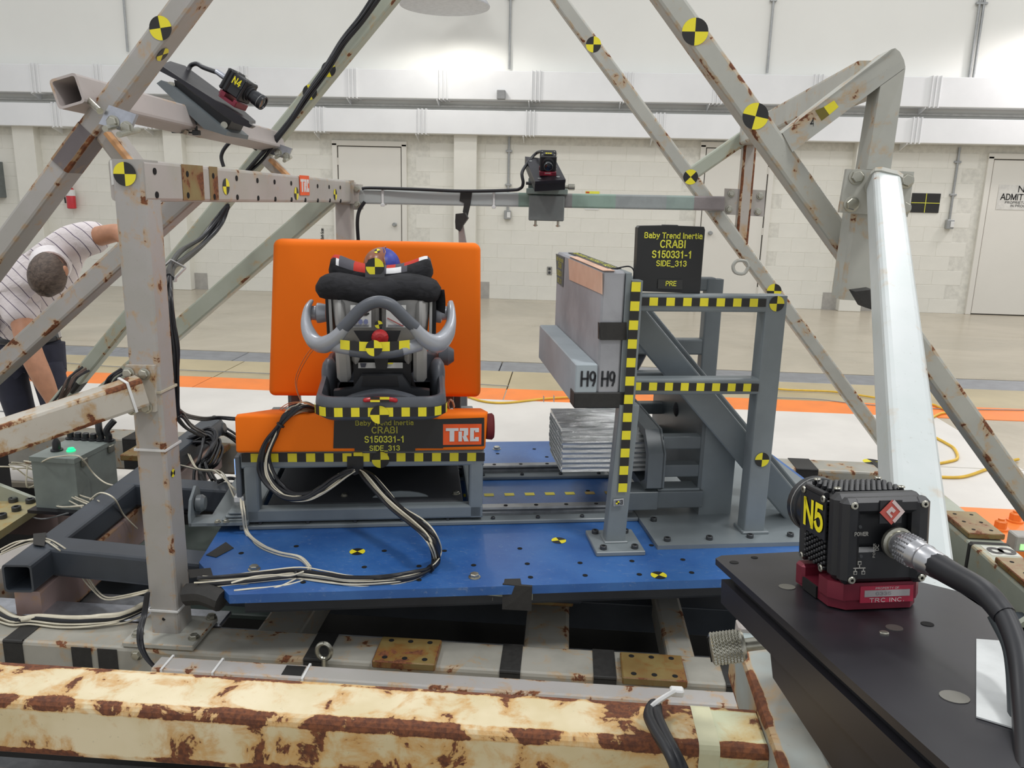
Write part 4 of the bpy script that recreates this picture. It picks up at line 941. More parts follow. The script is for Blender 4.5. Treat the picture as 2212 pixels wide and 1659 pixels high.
# black sign taped on the seat cushion front
VS = .395
sg = thing('taped_sign', B(.45, VS, .76), 'black taped test sign with yellow lettering on the front of the seat cushion', 'sign')
card = patch(sg, [bv(x, y, VS) for x, y in ((722, 905), (957, 905), (957, 968), (897, 968), (897, 974), (766, 974), (766, 968), (720, 968))], -EV, BLACKS, 'card', off=.0015)
patch(sg, [bv(x, y, VS) for x, y in ((948, 905), (1046, 902), (1046, 963), (948, 966))], -EV, BLACKS, 'card', off=.001)
def btext(par, s, cx, cy, wpx, h, mat=LETY, bold=.02, v=VS, off=.004):
    a = bv(cx-wpx/2, cy, v); b = bv(cx+wpx/2, cy, v); return text(par, s, bv(cx, cy, v), EU, EZ, h, mat, bold, width=(b-a).length, off=off)
LETD = plain('sign_yellow_dim', '#b7b23f', .5)
btext(card, 'Baby Trend Inertia', 831, 912.5, 126, .0135, LETD); btext(card, 'CRABI', 831, 928, 57, .0185, LETD); btext(card, 'S150331-1', 831, 948, 87, .0185, LETY); btext(card, 'SIDE_313', 831, 967, 66, .0145)
a, b = bv(957, 938, VS), bv(1040, 938, VS); logo(sg, (a+b)/2, EU, EZ, -EV*1.2, (b-a).length, .066)

# ================================================================== INFANT SEAT
def U(px): return (px-652)/328*.424+.166
def at(px, py, v): return bv(px, py, v)
cs = thing('infant_seat_base', B(.38, .45, .877), 'charcoal plastic infant seat base with checker tape standing on the orange bench', 'child seat base')
def rrect(cu, cv, hu, hv, r, z, n=6):
    pts = []
    for sx, sy, a0 in ((1, 1, 0), (-1, 1, 90), (-1, -1, 180), (1, -1, 270)):
        for i in range(n+1): a = math.radians(a0+90*i/n); pts.append((cu+sx*(hu-r)+r*math.cos(a), cv+sy*(hv-r)+r*math.sin(a), z))
    return pts
cu, cv = .382, .49
def zr(u, v):   # rim height: low at the front, high at the back ends
    t = max(0, min(1, (v-.30)/.28)); return .958 + .05*t*t
rings = []
for hu, hv, r, mode in ((.165, .20, .05, .884), (.182, .222, .06, .897), (.188, .228, .062, .932), (.186, .226, .06, 'rim0'), (.180, .220, .058, 'rim1'), (.170, .210, .05, 'rim1'), (.164, .203, .05, 'rim0'), (.158, .195, .045, .912)):
    R = rrect(cu, cv, hu, hv, r, 0)
    rings.append([B(u, v, mode if not isinstance(mode, str) else zr(u, v)-(.010 if mode == 'rim0' else 0)) for u, v, z in R])
put('base_shell', MB().loft(rings), DKGR, cs, 50)
fr_v = cv-.228
# raised middle console at the front of the base with red release handle
mb = MB(); sec = []
for i in range(13):
    t = i/12; u = cu-.10+.20*t; hgt = .004+.026*math.sin(PI*t)**.8
    sec.append([B(u, fr_v+.012, .945), B(u, fr_v+.010, .948+hgt*.7), B(u, fr_v+.03, .948+hgt), B(u, fr_v+.06, .945+hgt*.8), B(u, fr_v+.07, .91)])
put('console', mb.loft(sec), DKGR, cs, 60)
hd = put('release_handle', MB().sweep([at(785, 865, fr_v+.004), at(800, 863, fr_v-.002), at(822, 862, fr_v-.004), at(845, 863, fr_v-.002), at(858, 866, fr_v+.004)], .0075, 10, ell=1, rfun=lambda t: .0065*min(1, .5+8*min(t, 1-t))), REDP, cs)
checker(cs, at(800, 866, fr_v-.012), at(841, 866, fr_v-.012), -EV, .006, 2, 0, 'checker_patch'); checker(cs, at(800, 860, fr_v-.012), at(841, 860, fr_v-.012), -EV, .007, 2, 1, 'checker_patch')
# checker tape that follows the rounded front
R = rrect(cu, cv, .1885, .2285, .062, 0, 8); fpts = [p for p in R if p[1] < cv-.155]; fpts.sort(key=lambda p: p[0])
L = [0]
for a, b in zip(fpts, fpts[1:]): L.append(L[-1]+math.hypot(b[0]-a[0], b[1]-a[1]))
def along(s):
    for i in range(len(L)-1):
        if s <= L[i+1]+1e-9: t = (s-L[i])/(L[i+1]-L[i]); return [fpts[i][k]+t*(fpts[i+1][k]-fpts[i][k]) for k in (0, 1)]
    return fpts[-1][:2]
mb = MB(); NC = 19
for i in range(NC):
    for j in range(3):
        a = along(L[-1]*(i+j/3)/NC); b = along(L[-1]*(i+(j+1)/3)/NC); e = .0015
        n_ = V((b[1]-a[1], -(b[0]-a[0]), 0)).normalized(); nn = EU*n_.x+EV*n_.y
        P = [B(a[0], a[1], .9035), B(b[0], b[1], .9035), B(b[0], b[1], .930), B(a[0], a[1], .930)]
        mb.prism([p+nn*e for p in P], nn*.0006, i % 2)
put('checker_tape', mb, [YEL, BLK], cs, 0)
sticker(cs, at(820, 896, fr_v-.004), -EV, .0265, 0)
# side towers of the base and inner black well
for s in (-1, 1):
    u = cu+s*.166; sec = []
    for z, du, dv, v in ((.89, .022, .05, .50), (.96, .024, .048, .50), (.985, .024, .042, .50), (1.008, .02, .034, .505), (1.022, .010, .016, .51)):
        sec.append([B(u+du*math.cos(2*PI*i/16), v+dv*math.sin(2*PI*i/16), z) for i in range(16)])
    put('side_tower', MB().loft(sec), DKGR, cs, 60)
put('inner_deck', bbox(MB(), cu-.15, cu+.15, .33, .66, .898, .912), DKPL, cs)
put('inner_step', MB().prism([B(cu-.10, .42, .91), B(cu+.10, .42, .91), B(cu+.08, .46, .962), B(cu-.08, .46, .962)], EV*.16), DKPL, cs)
lab = patch(cs, [at(774, 783, .40), at(870, 783, .40), at(870, 795, .40), at(774, 795, .40)], -EV, LABW, 'label')
patch(lab, [at(836, 783, .398), at(850, 783, .398), at(848, 786, .398), at(838, 786, .398)], -EV, YEL, 'label_print', off=.003)
patch(lab, [at(778, 784, .398), at(792, 784, .398), at(789, 793, .398), at(780, 793, .398)], -EV, PRINT, 'label_print', off=.003)
put('label_stand', MB().prism([B(cu-.085, .402, .94), B(cu+.085, .402, .94), B(cu+.085, .402, 1.03), B(cu-.085, .402, 1.03)], EV*.012), DKPL, cs)
put('centre_strap', MB().prism([at(807, 765, .385), at(840, 765, .385), at(836, 798, .385), at(812, 798, .385)], EV*.006), DKPL, cs)
put('deck_bridge', MB().prism([B(cu-.14, .36, .935), B(cu+.14, .36, .935), B(cu+.14, .36, .955), B(cu+.085, .36, .962), B(cu+.06, .36, 1.0), B(cu-.06, .36, 1.0), B(cu-.085, .36, .962), B(cu-.14, .36, .955)], EV*.03), plain('dark_charcoal_plastic', '#303236', .45), cs)
put('bridge_recess', MB().prism([at(785, 812, .358), at(858, 812, .358), at(862, 835, .358), at(780, 835, .358)], EV*.002), DKPL, cs)
put('spool', MB().lathe(B(cu+.172, .62, 1.01), EU, [(0, .03), (.03, .034), (.05, .02)], 16), DKGR, cs)
# carrier
ca = thing('infant_carrier', B(.38, .5, .93), 'grey infant carrier with black padded cover and arched handle, seen from its back', 'child seat')
sec = []
for z, v, hw, r in ((.965, .53, .088, .04), (1.00, .49, .108, .04), (1.045, .435, .122, .042), (1.10, .375, .132, .045), (1.17, .348, .138, .045), (1.235, .338, .142, .05), (1.262, .345, .140, .05)):
    pts = []
    for i in range(9): a = PI+PI/2*i/8; pts.append((cu-hw+r+r*math.cos(a), v+r+r*math.sin(a)))
    for i in range(9): a = 1.5*PI+PI/2*i/8; pts.append((cu+hw-r+r*math.cos(a), v+r+r*math.sin(a)))
    pts += [(cu+hw-.008, v+.24), (cu-hw+.008, v+.24)]
    sec.append([B(u, vv, z) for u, vv in pts])
put('shell', MB().loft(sec), SHELLG, ca, 50)
# raised side columns, recess and spine
for s in (-1, 1):
    def col(u0, u1, dv, z0, z1, mat, nm):
        rr = []
        for z in (z0, z0+.012, (z0+z1)/2, z1-.01, z1):
            vv = .43-.085*min(1, (z-.945)/.22); e = .006 if z in (z0, z1) else 0
            rr.append([B(u, v, z) for u, v in ((u0+e, vv+.10), (u0+e, vv-dv+.012+e), (u0+.01, vv-dv+e), (u1-.01, vv-dv+e), (u1-e, vv-dv+.012+e), (u1-e, vv+.10))])
        put(nm, MB().loft(rr), mat, ca, 40)
    a0, a1 = sorted((cu+s*.092, cu+s*.132)); col(a0, a1, .034, .975, 1.10, SHELLG, 'column')
    a0, a1 = sorted((cu+s*.100, cu+s*.128)); col(a0, a1, .016, 1.14, 1.225, SHELLG, 'column')
    a0, a1 = sorted((cu+s*.066, cu+s*.088)); col(a0, a1, .02, 1.03, 1.10, SHELLG, 'rib')
    put('dark_strap', MB().beam(B(cu+s*.151, .40, 1.245), B(cu+s*.150, .42, 1.07), .018, .03, EV, .004), DKPL, ca)
    put('side_wing', MB().prism([B(cu+s*.138, .37, 1.07), B(cu+s*.146, .37, 1.07), B(cu+s*.148, .36, 1.245), B(cu+s*.140, .36, 1.245)], EV*.10), SHELLG, ca)
def vf(z): return .43-.085*min(1, (z-.945)/.22)
put('spine', MB().beam(B(cu, vf(1.12)-.002, 1.10), B(cu, vf(1.22)-.000, 1.235), .035, .018, EV, .006), SHELLG, ca)
put('spine_slot', MB().beam(B(cu, vf(1.16)-.0155, 1.145), B(cu, vf(1.22)-.010, 1.23), .007, .006, EV, .001), HOLE, ca)
for s in (-1, 1):
    x0, x1 = (757, 802) if s < 0 else (834, 877); va = .326
    lb = put('warning_label', MB().prism([at(x0, 707, va), at(x1, 707, va), at(x1, 659, va-.003), at(x0, 659, va-.003)], -EV*.0015), LABW, ca, 0)
    for k, y in enumerate((664, 667, 670, 702, 704)): put('label_print', MB().prism([at(x0+4, y, va-.0035), at(x1-5, y, va-.0035), at(x1-5, y+1, va-.0035), at(x0+4, y+1, va-.0035)], -EV*.0006), PRINT, lb, 0)
    for k in range(3):
        xx = x0+5+k*(x1-x0-10)/3
        if s < 0: put('label_print', MB().prism([at(xx+a_, y_, va-.004) for a_, y_ in ((0, 693), (4, 689), (9, 691), (10, 698), (5, 701), (1, 699))], -EV*.0006), plain('label_blue', '#7a80a4', .6), lb, 0)
    if s < 0: put('label_print', MB().prism([at(x_, y_, va-.004) for x_, y_ in ((782, 681), (790, 677), (797, 675), (798, 678), (792, 682), (785, 682))], -EV*.0006), BLK, lb, 0)
    else: put('label_print', MB().prism([at(836, 688, va-.004), at(837, 686, va-.004), at(872, 704, va-.004), at(871, 706, va-.004)], -EV*.0006), plain('label_red', '#b05a58', .6), lb, 0)
sticker(ca, at(818, 701, .298), -EV, .0112, .2)
# recline knob in its dark recess
put('recess', MB().prism([at(764, 714, .318), at(866, 714, .318), at(856, 742, .318), at(782, 742, .318)], -EV*.004), DKPL, ca)
kc = at(821, 729, .312); put('recline_knob', MB().lathe(kc, -EV, [(0, .024), (.006, .024), (.012, .020), (.018, .014), (.02, .006)], 16).beam(kc-EV*.018+V((0, 0, .0)), kc-EV*.018-V((0, 0, .026)), .012, .012, EV, .004), REDP, ca)
# handle: arch grip, two swept silver arms and the lower crossbar with checker tape
VH = .235
grip = [(738, 712), (755, 694), (778, 670), (800, 656), (822, 652), (845, 659), (862, 674), (880, 692), (898, 708)]
hv = lambda px: VH+.018*abs((px-820)/85)**1.6
gp = put('handle_grip', MB().sweep([at(x, y, hv(x)) for x, y in grip], .0145, 14, sub=5, rfun=lambda t: (.0175, .0172)), DKGR, ca, 60)
for x in (757, 817, 875): y = {757: 692, 817: 652, 875: 687}[x]; put('grip_screw', MB().cyl(at(x, y, hv(x)-.0165), at(x, y, hv(x)-.0148), .002, n=8), CHROME, ca, 0)
for pts in ([(744, 708), (729, 725), (712, 739), (695, 745), (678, 736), (666, 715), (661, 692), (664, 666), (672, 651)], [(893, 704), (908, 722), (926, 737), (943, 742), (958, 733), (970, 714), (975, 692), (975, 668), (973, 653)]):
    n_ = len(pts); P = [at(x, y, hv(pts[0][0])+.0+.20*(i/(n_-1))**1.7) for i, (x, y) in enumerate(pts)]
    put('handle_arm', MB().sweep(P, .014, 14, sub=5, rfun=lambda t: (.0160+.012*math.exp(-((t-.42)/.25)**2)-.010*max(0, t-.62)*2.6, .0165+.0065*math.exp(-((t-.38)/.22)**2)-.010*max(0, t-.6)*2), upv=None), SILV, ca, 60)
for s, x in ((-1, 690), (1, 948)):
    p = at(x, 676, .44); put('pivot_hub', MB().lathe(p, EU*s, [(-.02, .026), (.0, .030), (.006, .03), (.01, .022), (.03, .02), (.034, .012)], 20), SILV, ca)
    put('pivot_plate', MB().lathe(p+EU*s*.026, EU*s, [(0, .03), (.005, .03)], 18), GREYB, ca); put('pivot_button', MB().box(p+EU*s*.03-EV*.03-EZ*.035, (.01, .02, .03), ch=.003), REDP, ca)
cb = put('crossbar', MB().sweep([at(718, 745, .275), at(740, 750, .258), at(780, 755, .245), at(822, 757, .240), at(862, 755, .245), at(885, 750, .258), at(908, 744, .275)], .016, 12, sub=5, rfun=lambda t: (.013, .019), upv=EV), SILV, ca, 60)
put('crossbar_grip', MB().sweep([at(757, 757, .247), at(790, 761, .240), at(822, 762, .237), at(848, 761, .240), at(868, 757, .247)], .016, 10, sub=4, rfun=lambda t: (.0145, .017), upv=EV), DKGR, ca, 60)
cxs = [735, 755, 776, 795, 808, 842, 863, 885]
def xb(x, y): return at(x, y, .2225+.022*((x-811)/75)**2)
mb = MB(); xs_ = [735, 755.5, 776, 797, 818, 842, 862, 885]
for i in range(7):
    yy = lambda x: -2+5*(1-((x-811)/75)**2)
    mb.prism([xb(xs_[i], 756+yy(xs_[i])), xb(xs_[i+1], 756+yy(xs_[i+1])), xb(xs_[i+1], 736+yy(xs_[i+1])), xb(xs_[i], 736+yy(xs_[i]))], -EV*.001, i % 2)
put('checker_tape', mb, [YEL, BLK], ca, 0)
sticker(ca, at(808, 752, .2185), -EV, .0225, 0)
# black padded cover: lower roll and winged head pad with plaid lining
def pad_loft(name, us, fz, fv, rz, rv, mats, mif=None, n=18, pw=2.4):
    rg_ = []
    for u in us:
        c_z, c_v, a_z, a_v = fz(u), fv(u), rz(u), rv(u); ring_ = []
        for i in range(n):
            a = 2*PI*i/n; ca_, sa = math.cos(a), math.sin(a); e = 2/pw
            ring_.append(B(u, c_v+a_v*math.copysign(abs(ca_)**e, ca_), c_z+a_z*math.copysign(abs(sa)**e, sa)))
        rg_.append(ring_)
    return put(name, MB().loft(rg_, mif=mif), mats, ca, 70)
u0, u1 = .196, .556; um = (u0+u1)/2; hw = (u1-u0)/2
us = [u0+(u1-u0)*i/28 for i in range(29)]
E_ = lambda u: max(0, 1-abs((u-um)/hw)**6)**.5
pad_loft('cover_roll', us, lambda u: 1.252+.006*math.sin(31*u), lambda u: .385+.02*abs((u-um)/hw)**2, lambda u: .006+.033*E_(u)+.004*abs((u-um)/hw)**3, lambda u: .02+.055*E_(u), [FABB])
u0b, u1b = .226, .534; umb = (u0b+u1b)/2; hwb = (u1b-u0b)/2; usb = [u0b+(u1b-u0b)*i/36 for i in range(37)]
top = lambda u: 1.314+.052*abs((u-umb)/hwb)**2.4*(1 if abs(u-umb) < hwb*.9 else max(0, 1-((abs(u-umb)/hwb-.9)/.1)**2*.5))
Eb = lambda u: max(.02, 1-abs((u-umb)/hwb)**8)**.5
def plaid(k, i):
    u = usb[k]; t = (u-u0b)/(u1b-u0b)
    if 2 <= i <= 6:      # top strip
        return 1 if (t < .10 or .24 < t < .42 or .55 < t < .62 or .72 < t < .86) else (2 if .86 <= t < .93 else 3)
    if 7 <= i <= 8:      # upper front strip
        if .06 < t < .11: return 2
        if .13 < t < .22: return 3
        if .24 < t < .36: return 1
        if .54 < t < .68: return 2
        if t > .10 and t < .74: return 3
    return 0
pad_loft('head_pad', usb, lambda u: (top(u)+1.25)/2, lambda u: .45+.03*abs((u-umb)/hwb), lambda u: (top(u)-1.25)/2*Eb(u), lambda u: .06*Eb(u)+.004, [FABB, FABR, FABW, FABG], plaid, n=20, pw=2.6)
tg = patch(ca, [at(789, 568, .385), at(831, 568, .385), at(831, 599, .375), at(789, 599, .375)], -EV, plain('clear_tape', '#3a3a3c', .25), 'target_tape', off=.004)
sticker(tg, at(810, 576, .378), -EV, .0255, 0, off=.006)
# ankle drop of the cover at the right, stitched seam
put('cover_flap', MB().sweep([B(.548, .40, 1.25), B(.551, .40, 1.22), B(.550, .41, 1.19)], .012, 8, rfun=lambda t: (.006, .03)), FABB, ca)
# crash dummy head
dm = thing('crash_test_dummy', B(.377, .53, 1.20), 'infant crash dummy whose half brown, half blue head rises from the carrier', 'crash dummy')
HB = plain('dummy_brown_vinyl', '#8d5a40', .28, var=.06); HBL = plain('dummy_blue_paint', '#2a3aa0', .45, var=.12, scale=60)
hc = B(.3785, .545, 1.305); mb = MB()
Mh = Matrix.Translation(hc) @ Matrix.Rotation(BA, 4, 'Z')
mb.sphere((0, 0, 0), .059, 28, 18, sq=(.96, 1.1, .95), mif=lambda j, i: 1 if math.cos(2*PI*(i+.5)/28) > .18 else 0); mb.v = [tuple(Mh @ V(p)) for p in mb.v]
hd = put('head', mb, [HB, HBL], dm, 60)
put('seam_ridge', MB().sweep([Mh @ V((.010+.002*math.sin(9*t), -1.115*.059*math.cos(t)*.98, .059*.975*math.sin(t))) for t in [(.0+1.6*i/10) for i in range(11)]], .0022, 6), HB, hd)
put('screw_recess', MB().cyl(Mh @ V((-.035, -.047, .018)), Mh @ V((-.036, -.0487, .0187)), .004, n=10), HOLE, hd, 0)
sticker(hd, Mh @ V((-.012, -.035, .046)), Matrix.Rotation(BA, 3, 'Z') @ V((-.2, -.62, .76)), .009, .4)
put('torso', MB().sphere(B(.3785, .60, 1.17), .07, 16, 10, sq=(.95, .9, 1.25)), HB, dm, 60)

# ================================================================== DOOR RIG at right
pn = thing('foam_door_panel', B(1.04, .6, .935), 'tall grey sprayed foam door panel facing the infant seat', 'panel')
UP = 1.0
put('foam_slab', bbox(MB(), UP, 1.066, .24, 1.0, .935, 1.325, ch=.006), FOAM, pn)
put('backing_plate', bbox(MB(), 1.067, 1.084, .238, 1.0, .935, 1.322), BUCKG, pn)
def pnl(px, py): # on the face towards the seat
    d = ray(px, py); t = (UP-(C0-BO).dot(EU))/d.dot(EU); return C0+d*t
patch(pn, [pnl(x, y) for x, y in ((1229, 558), (1302, 589), (1302, 636), (1231, 604))], -EU, CORK, 'tan_tape')
q = [pnl(x, y) for x, y in ((1229, 558), (1302, 590))]; put('tan_tape', MB().prism([V((q[0].x, q[0].y, 1.326)), V((q[1].x, q[1].y, 1.326)), V((q[1].x, q[1].y, 1.326))+EU*.035, V((q[0].x, q[0].y, 1.326))+EU*.035], (0, 0, .001)), CORK, pn)
sgp = patch(pn, [pnl(x, y) for x, y in ((1202, 548), (1220, 556), (1217, 620), (1204, 610))], -EU, plain('faded_sign_grey', '#55585a', .6), 'sign_card')
def ptext(s, px, py, h, w_): text(sgp, s, pnl(px, py), -EV, EZ, h, LETD, .02, width=w_, off=.003)
vw = (pnl(1202, 560)-pnl(1219, 566)).length*.85
ptext('Baby Trend Inertia', 1211, 560, .014, vw); ptext('CRABI', 1211, 573, .018, vw*.5); ptext('S150331-1', 1210, 590, .018, vw*.75); ptext('SIDE_313', 1210, 606, .014, vw*.6)
# black sign with yellow printing lying on the panel's top edge
tsg = put('sign_card', bbox(MB(), 1.028, 1.068, .30, .93, 1.326, 1.328, ch=0), BLACKS, pn, 0)
for i, (v_, w_, s_) in enumerate(((.80, .20, 'Baby Trend Inertia'), (.62, .11, 'CRABI'), (.50, .13, 'S150331-1'), (.37, .10, 'SIDE_313'))): text(tsg, s_, B(1.048, v_, 1.328), -EV, EU, .018, LETY, .02, width=w_)
put('edge_tape', bbox(MB(), .985, 1.088, .233, .241, 1.0, 1.055), BLACKT, pn) if False else None
tb1 = [bv(x, y, .238) for x, y in ((1296, 696), (1353, 696), (1353, 734), (1296, 734))]
patch(pn, tb1, -EV, BLACKT, off=.002); patch(pn, [pnl(1296, 697), pnl(1296, 733), pnl(1293, 731), pnl(1293, 696)], -EU, BLACKT)
ar = thing('armrest_block', B(.967, .6, .935), 'blue-grey foam armrest block marked H9 on the door panel', 'block')
put('block', bbox(MB(), .935, .999, .238, .95, .935, 1.06, ch=.003), FOAMB, ar)
put('tape_band', bbox(MB(), .933, 1.086, .233, .30, .931, .978, ch=.003), BLACKT, ar)
for x in (1271, 1318): 
    v_ = .238 if x < 1294 else .24
    text(ar, 'H9', bv(x+(0 if x < 1294 else -4), 818, v_), EU, EZ, .040, plain('marker_ink', '#23252a', .6), -.012, width=.044 if x < 1294 else .04, off=.0018)
for px in (1175, 1197): 
    d = ray(px, 868); t = (.935-(C0-BO).dot(EU))/d.dot(EU); p = C0+d*t; put('paper_tab', MB().prism([p-EU*.001+EV*.01, p-EU*.001-EV*.01, p-EU*.001-EV*.01+EZ*.022, p-EU*.001+EV*.01+EZ*.022], -EU*.0006), LABW, ar, 0)
# welded stand
wd = thing('door_stand', B(1.4, .6, .5), 'grey welded steel stand with checker-taped tubes holding the foam door panel', 'stand')
def wt_(name, a, b, w=.05, h=.05, up=EZ, mat=BUCKG): return put(name, MB().beam(B(*a), B(*b), w, h, up, .006), mat, wd)
wt_('post', (1.077, .252, .512), (1.097, .252, .94), .06, .05, EV)
wt_('post', (1.097, .255, .90), (1.100, .255, 1.30), .032, .05, EV)
put('foot_plate', bbox(MB(), 1.005, 1.152, .163, .325, ZP, ZP+.014), BUCKG, wd)
for u, v in ((1.03, .185), (1.125, .185), (1.125, .30), (1.03, .30)): bolt(wd, B(u, v, ZP+.014), EZ, .0105, 'soc')
put('foot_weld', bbox(MB(), 1.042, 1.114, .222, .282, ZP+.013, ZP+.019), BUCKG, wd)
wt_('beam', (1.12, .295, 1.233), (1.55, .295, 1.233)); wt_('beam', (1.12, .295, .985), (1.52, .295, .985), .05, .048)
wt_('post', (1.53, .30, .512), (1.53, .30, 1.257), .066, .062, EV)
put('foot_weld', bbox(MB(), 1.49, 1.575, .262, .34, ZP+.012, ZP+.022), BUCKG, wd)
put('ground_plate', MB().prism([B(u, v, ZP) for u, v in ((1.20, .20), (1.92, .20), (1.92, 1.25), (1.20, 1.25))], (0, 0, .013)), BUCKG, wd)
for px in ((1441, 1165), (1532, 1162), (1620, 1158), (1707, 1155), (1412, 1122)): bolt(wd, onz(px[0], px[1]+3, ZP+.013), EZ, .0105, 'soc')
# far side of the stand
for u in (1.17, 1.60): wt_('post', (u, .98, .512), (u, .98, 1.235), .065, .05, EV, BUCKG2)
wt_('beam', (1.10, .985, 1.215), (1.60, .985, 1.215), mat=BUCKG2); wt_('beam', (1.10, .985, .975), (1.60, .985, .975), .05, .06, mat=BUCKG2)
for v in (.40, .56): wt_('diagonal_brace', (1.10+(v-.4)*.3, v, 1.215), (1.74+(v-.4)*.3, v, .515), .05, .085, V((1, 0, 1)), BUCKG2 if v > .5 else BUCKG)
wt_('diagonal_brace', (1.34, 1.0, .95), (1.14, 1.0, .53), .05, .05, V((1, 0, 1)), SLATE)
# checker tapes and targets
checker(wd, bv(1344, 1062, .226), bv(1374, 609, .226), -EV, .026, 23, 0, off=.003)
checker(wd, bv(1384, 651, .268), bv(1654, 654, .268), -EV, .0235, 15, 1, off=.0025)
checker(wd, bv(1367, 834, .268), bv(1638, 837, .268), -EV, .0235, 16, 0, off=.0025)
sticker(wd, bv(1678, 656, .267), -EV, .0225, 0); sticker(wd, bv(1646, 993, .267), -EV, .0225, PI/2)
nt = patch(wd, [bv(x, y, .225) for x, y in ((1325, 1078), (1346, 1076), (1346, 1090), (1325, 1092))], -EV, LABW, 'number_label', off=.004)
patch(nt, [bv(x, y, .225) for x, y in ((1326, 1079), (1345, 1077), (1345, 1089), (1326, 1091))], -EV, plain('label_grey', '#7d8085', .6), 'label_print', off=.0055)
text(nt, '3', bv(1341, 1083, .225), EU, EZ, .012, BLK, .0, off=.007); sticker(nt, bv(1333, 1084, .225), -EV, .006, 0, off=.007)
# impact unit: honeycomb, cradle, slides and reaction block
iu = thing('reaction_block', B(1.45, .6, .513), 'grey welded reaction block with slide tubes behind the honeycomb', 'fixture')
def it(name, a, b, w, h, mat=BUCKG2, up=EZ): return put(name, MB().beam(B(*a), B(*b), w, h, up, .004), mat, iu)
put('upright_block', MB().prism([B(1.405, .43, .513), B(1.515, .43, .513), B(1.515, .43, .80), B(1.47, .43, .832), B(1.405, .43, .832)], EV*.10), BUCKG, iu)
put('cheek_plate', MB().prism([B(1.395, .43, .57), B(1.395, .98, .57), B(1.395, .98, .86), B(1.395, .80, .93), B(1.395, .43, .832)], EU*.012), BUCKG2, iu)
put('burnt_weld', MB().lathe(B(1.394, .70, .80), -EU, [(0, .026), (.004, .018)], 14), plain('soot_black', '#26262a', .8), iu)
for z in (.76, .665):
    for v in (.455, .88): it('slide_tube', (1.27, v, z), (1.40, v, z), .045, .042)
it('slide_tube', (1.15, .90, .875), (1.40, .90, .875), .045, .04)
it('lower_plate', (1.26, .46, .602), (1.40, .46, .602), .07, .012, BUCKG); it('lower_beam', (1.14, .445, .572), (1.41, .445, .572), .06, .058)
put('carriage', bbox(MB(), 1.14, 1.255, .40, .50, .545, .606), BUCKG2, iu)
# octagonal cradle frame
oc = [(.40, .62), (.40, .735), (.46, .80), (.88, .82), (.96, .76), (.96, .64), (.90, .60), (.46, .585)]; ic = [(.43, .64), (.43, .725), (.475, .775), (.87, .79), (.93, .745), (.93, .65), (.88, .625), (.475, .615)]
mb = MB(); n_ = 8
for k in range(8):
    j = (k+1) % 8; mb.prism([B(1.215, *oc[k]), B(1.215, *oc[j]), B(1.215, *ic[j]), B(1.215, *ic[k])], EU*.052)
put('cradle', mb, BUCKG2, iu); put('cradle_back', MB().prism([B(1.262, *p) for p in oc], EU*.01), BUCKG2, iu)
# aluminium honeycomb
hn = thing('honeycomb_block', B(1.08, .62, .64), 'crinkled shiny aluminium honeycomb block pointing at the bench', 'crush block')
random.seed(3)
oc = [(.495, .645), (.495, .745), (.53, .785), (.76, .79), (.76, .67), (.70, .635)]
mb = MB(); ring0 = []
for k in range(6):
    a, b = oc[k], oc[(k+1) % 6]; L_ = math.hypot(a[0]-b[0], a[1]-b[1]); m_ = max(2, int(L_/.008))
    nx, ny = (b[1]-a[1])/L_, -(b[0]-a[0])/L_
    for i in range(m_): t = i/m_; ring0.append((a[0]+(b[0]-a[0])*t, a[1]+(b[1]-a[1])*t, nx, ny))
rings = []
for s_ in range(9):
    u = .955+.30*s_/8; rings.append([B(u, x+nx*((i % 2)*.003+random.uniform(-.0012, .0012)), y+ny*((i % 2)*.003+random.uniform(-.0012, .0012))) for i, (x, y, nx, ny) in enumerate(ring0)])
put('foil_block', mb.loft(rings, caps=True), FOIL, hn, 25)
mb = MB()   # open cells of the near face
for i in range(16):
    for j in range(9):
        v_ = .505+i*.0158+(.0079 if j % 2 else 0); z_ = .652+j*.0150
        if z_ > .745+(v_-.495) or v_ > .75 or z_ < .64+max(0, v_-.70)*.6: continue
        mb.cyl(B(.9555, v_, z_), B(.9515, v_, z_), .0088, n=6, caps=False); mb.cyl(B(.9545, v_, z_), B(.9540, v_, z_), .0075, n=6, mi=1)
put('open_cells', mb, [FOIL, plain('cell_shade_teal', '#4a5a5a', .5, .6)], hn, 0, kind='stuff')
# black test board standing on the stand
VB = .30
bs = thing('test_board', B(1.2, VB, 1.26), 'black test board with yellow lettering and PRE tag standing on the stand', 'sign')
c = [bv(x, y, VB) for x, y in ((1372, 629), (1512, 634), (1523, 497), (1521, 490), (1440, 487), (1382, 488), (1378, 492))]
bd = put('board', MB().prism(c, EV*.03), BLACKS, bs); 
put('board_grip', MB().box(bv(1450, 489, VB)+EV*.015, (.05, .02, .008), ch=.003), BLACKP, bs)
def gtext(s, cx, cy, w_, h): return text(bd, s, bv(cx, cy, VB), (bv(1523, 491, VB)-bv(1378, 488, VB)), EZ, h, LETY, .025, width=(bv(cx+w_/2, cy, VB)-bv(cx-w_/2, cy, VB)).length, off=.0015)
gtext('Baby Trend Inertia', 1455, 509, 126, .0145); gtext('CRABI', 1453.5, 527, 56, .0195); gtext('S150331-1', 1451.5, 549.5, 87, .0185); gtext('SIDE_313', 1450, 569, 66, .0145)
pt = patch(bs, [bv(x, y, VB) for x, y in ((1421, 603), (1474, 604), (1473, 625), (1420, 623))], -EV, plain('tag_black', '#2e2e2d', .3), 'tag', off=.002)
text(pt, 'PRE', bv(1448.5, 612, VB), EU, EZ, .0125, LETY, .02, width=.032, off=.005)
put('clip_wire', MB().sweep([B(1.05, .30, 1.327), B(1.085, .29, 1.335), B(1.10, .285, 1.325), B(1.103, .285, 1.30)], .0022, 6), BWIRE, wd)
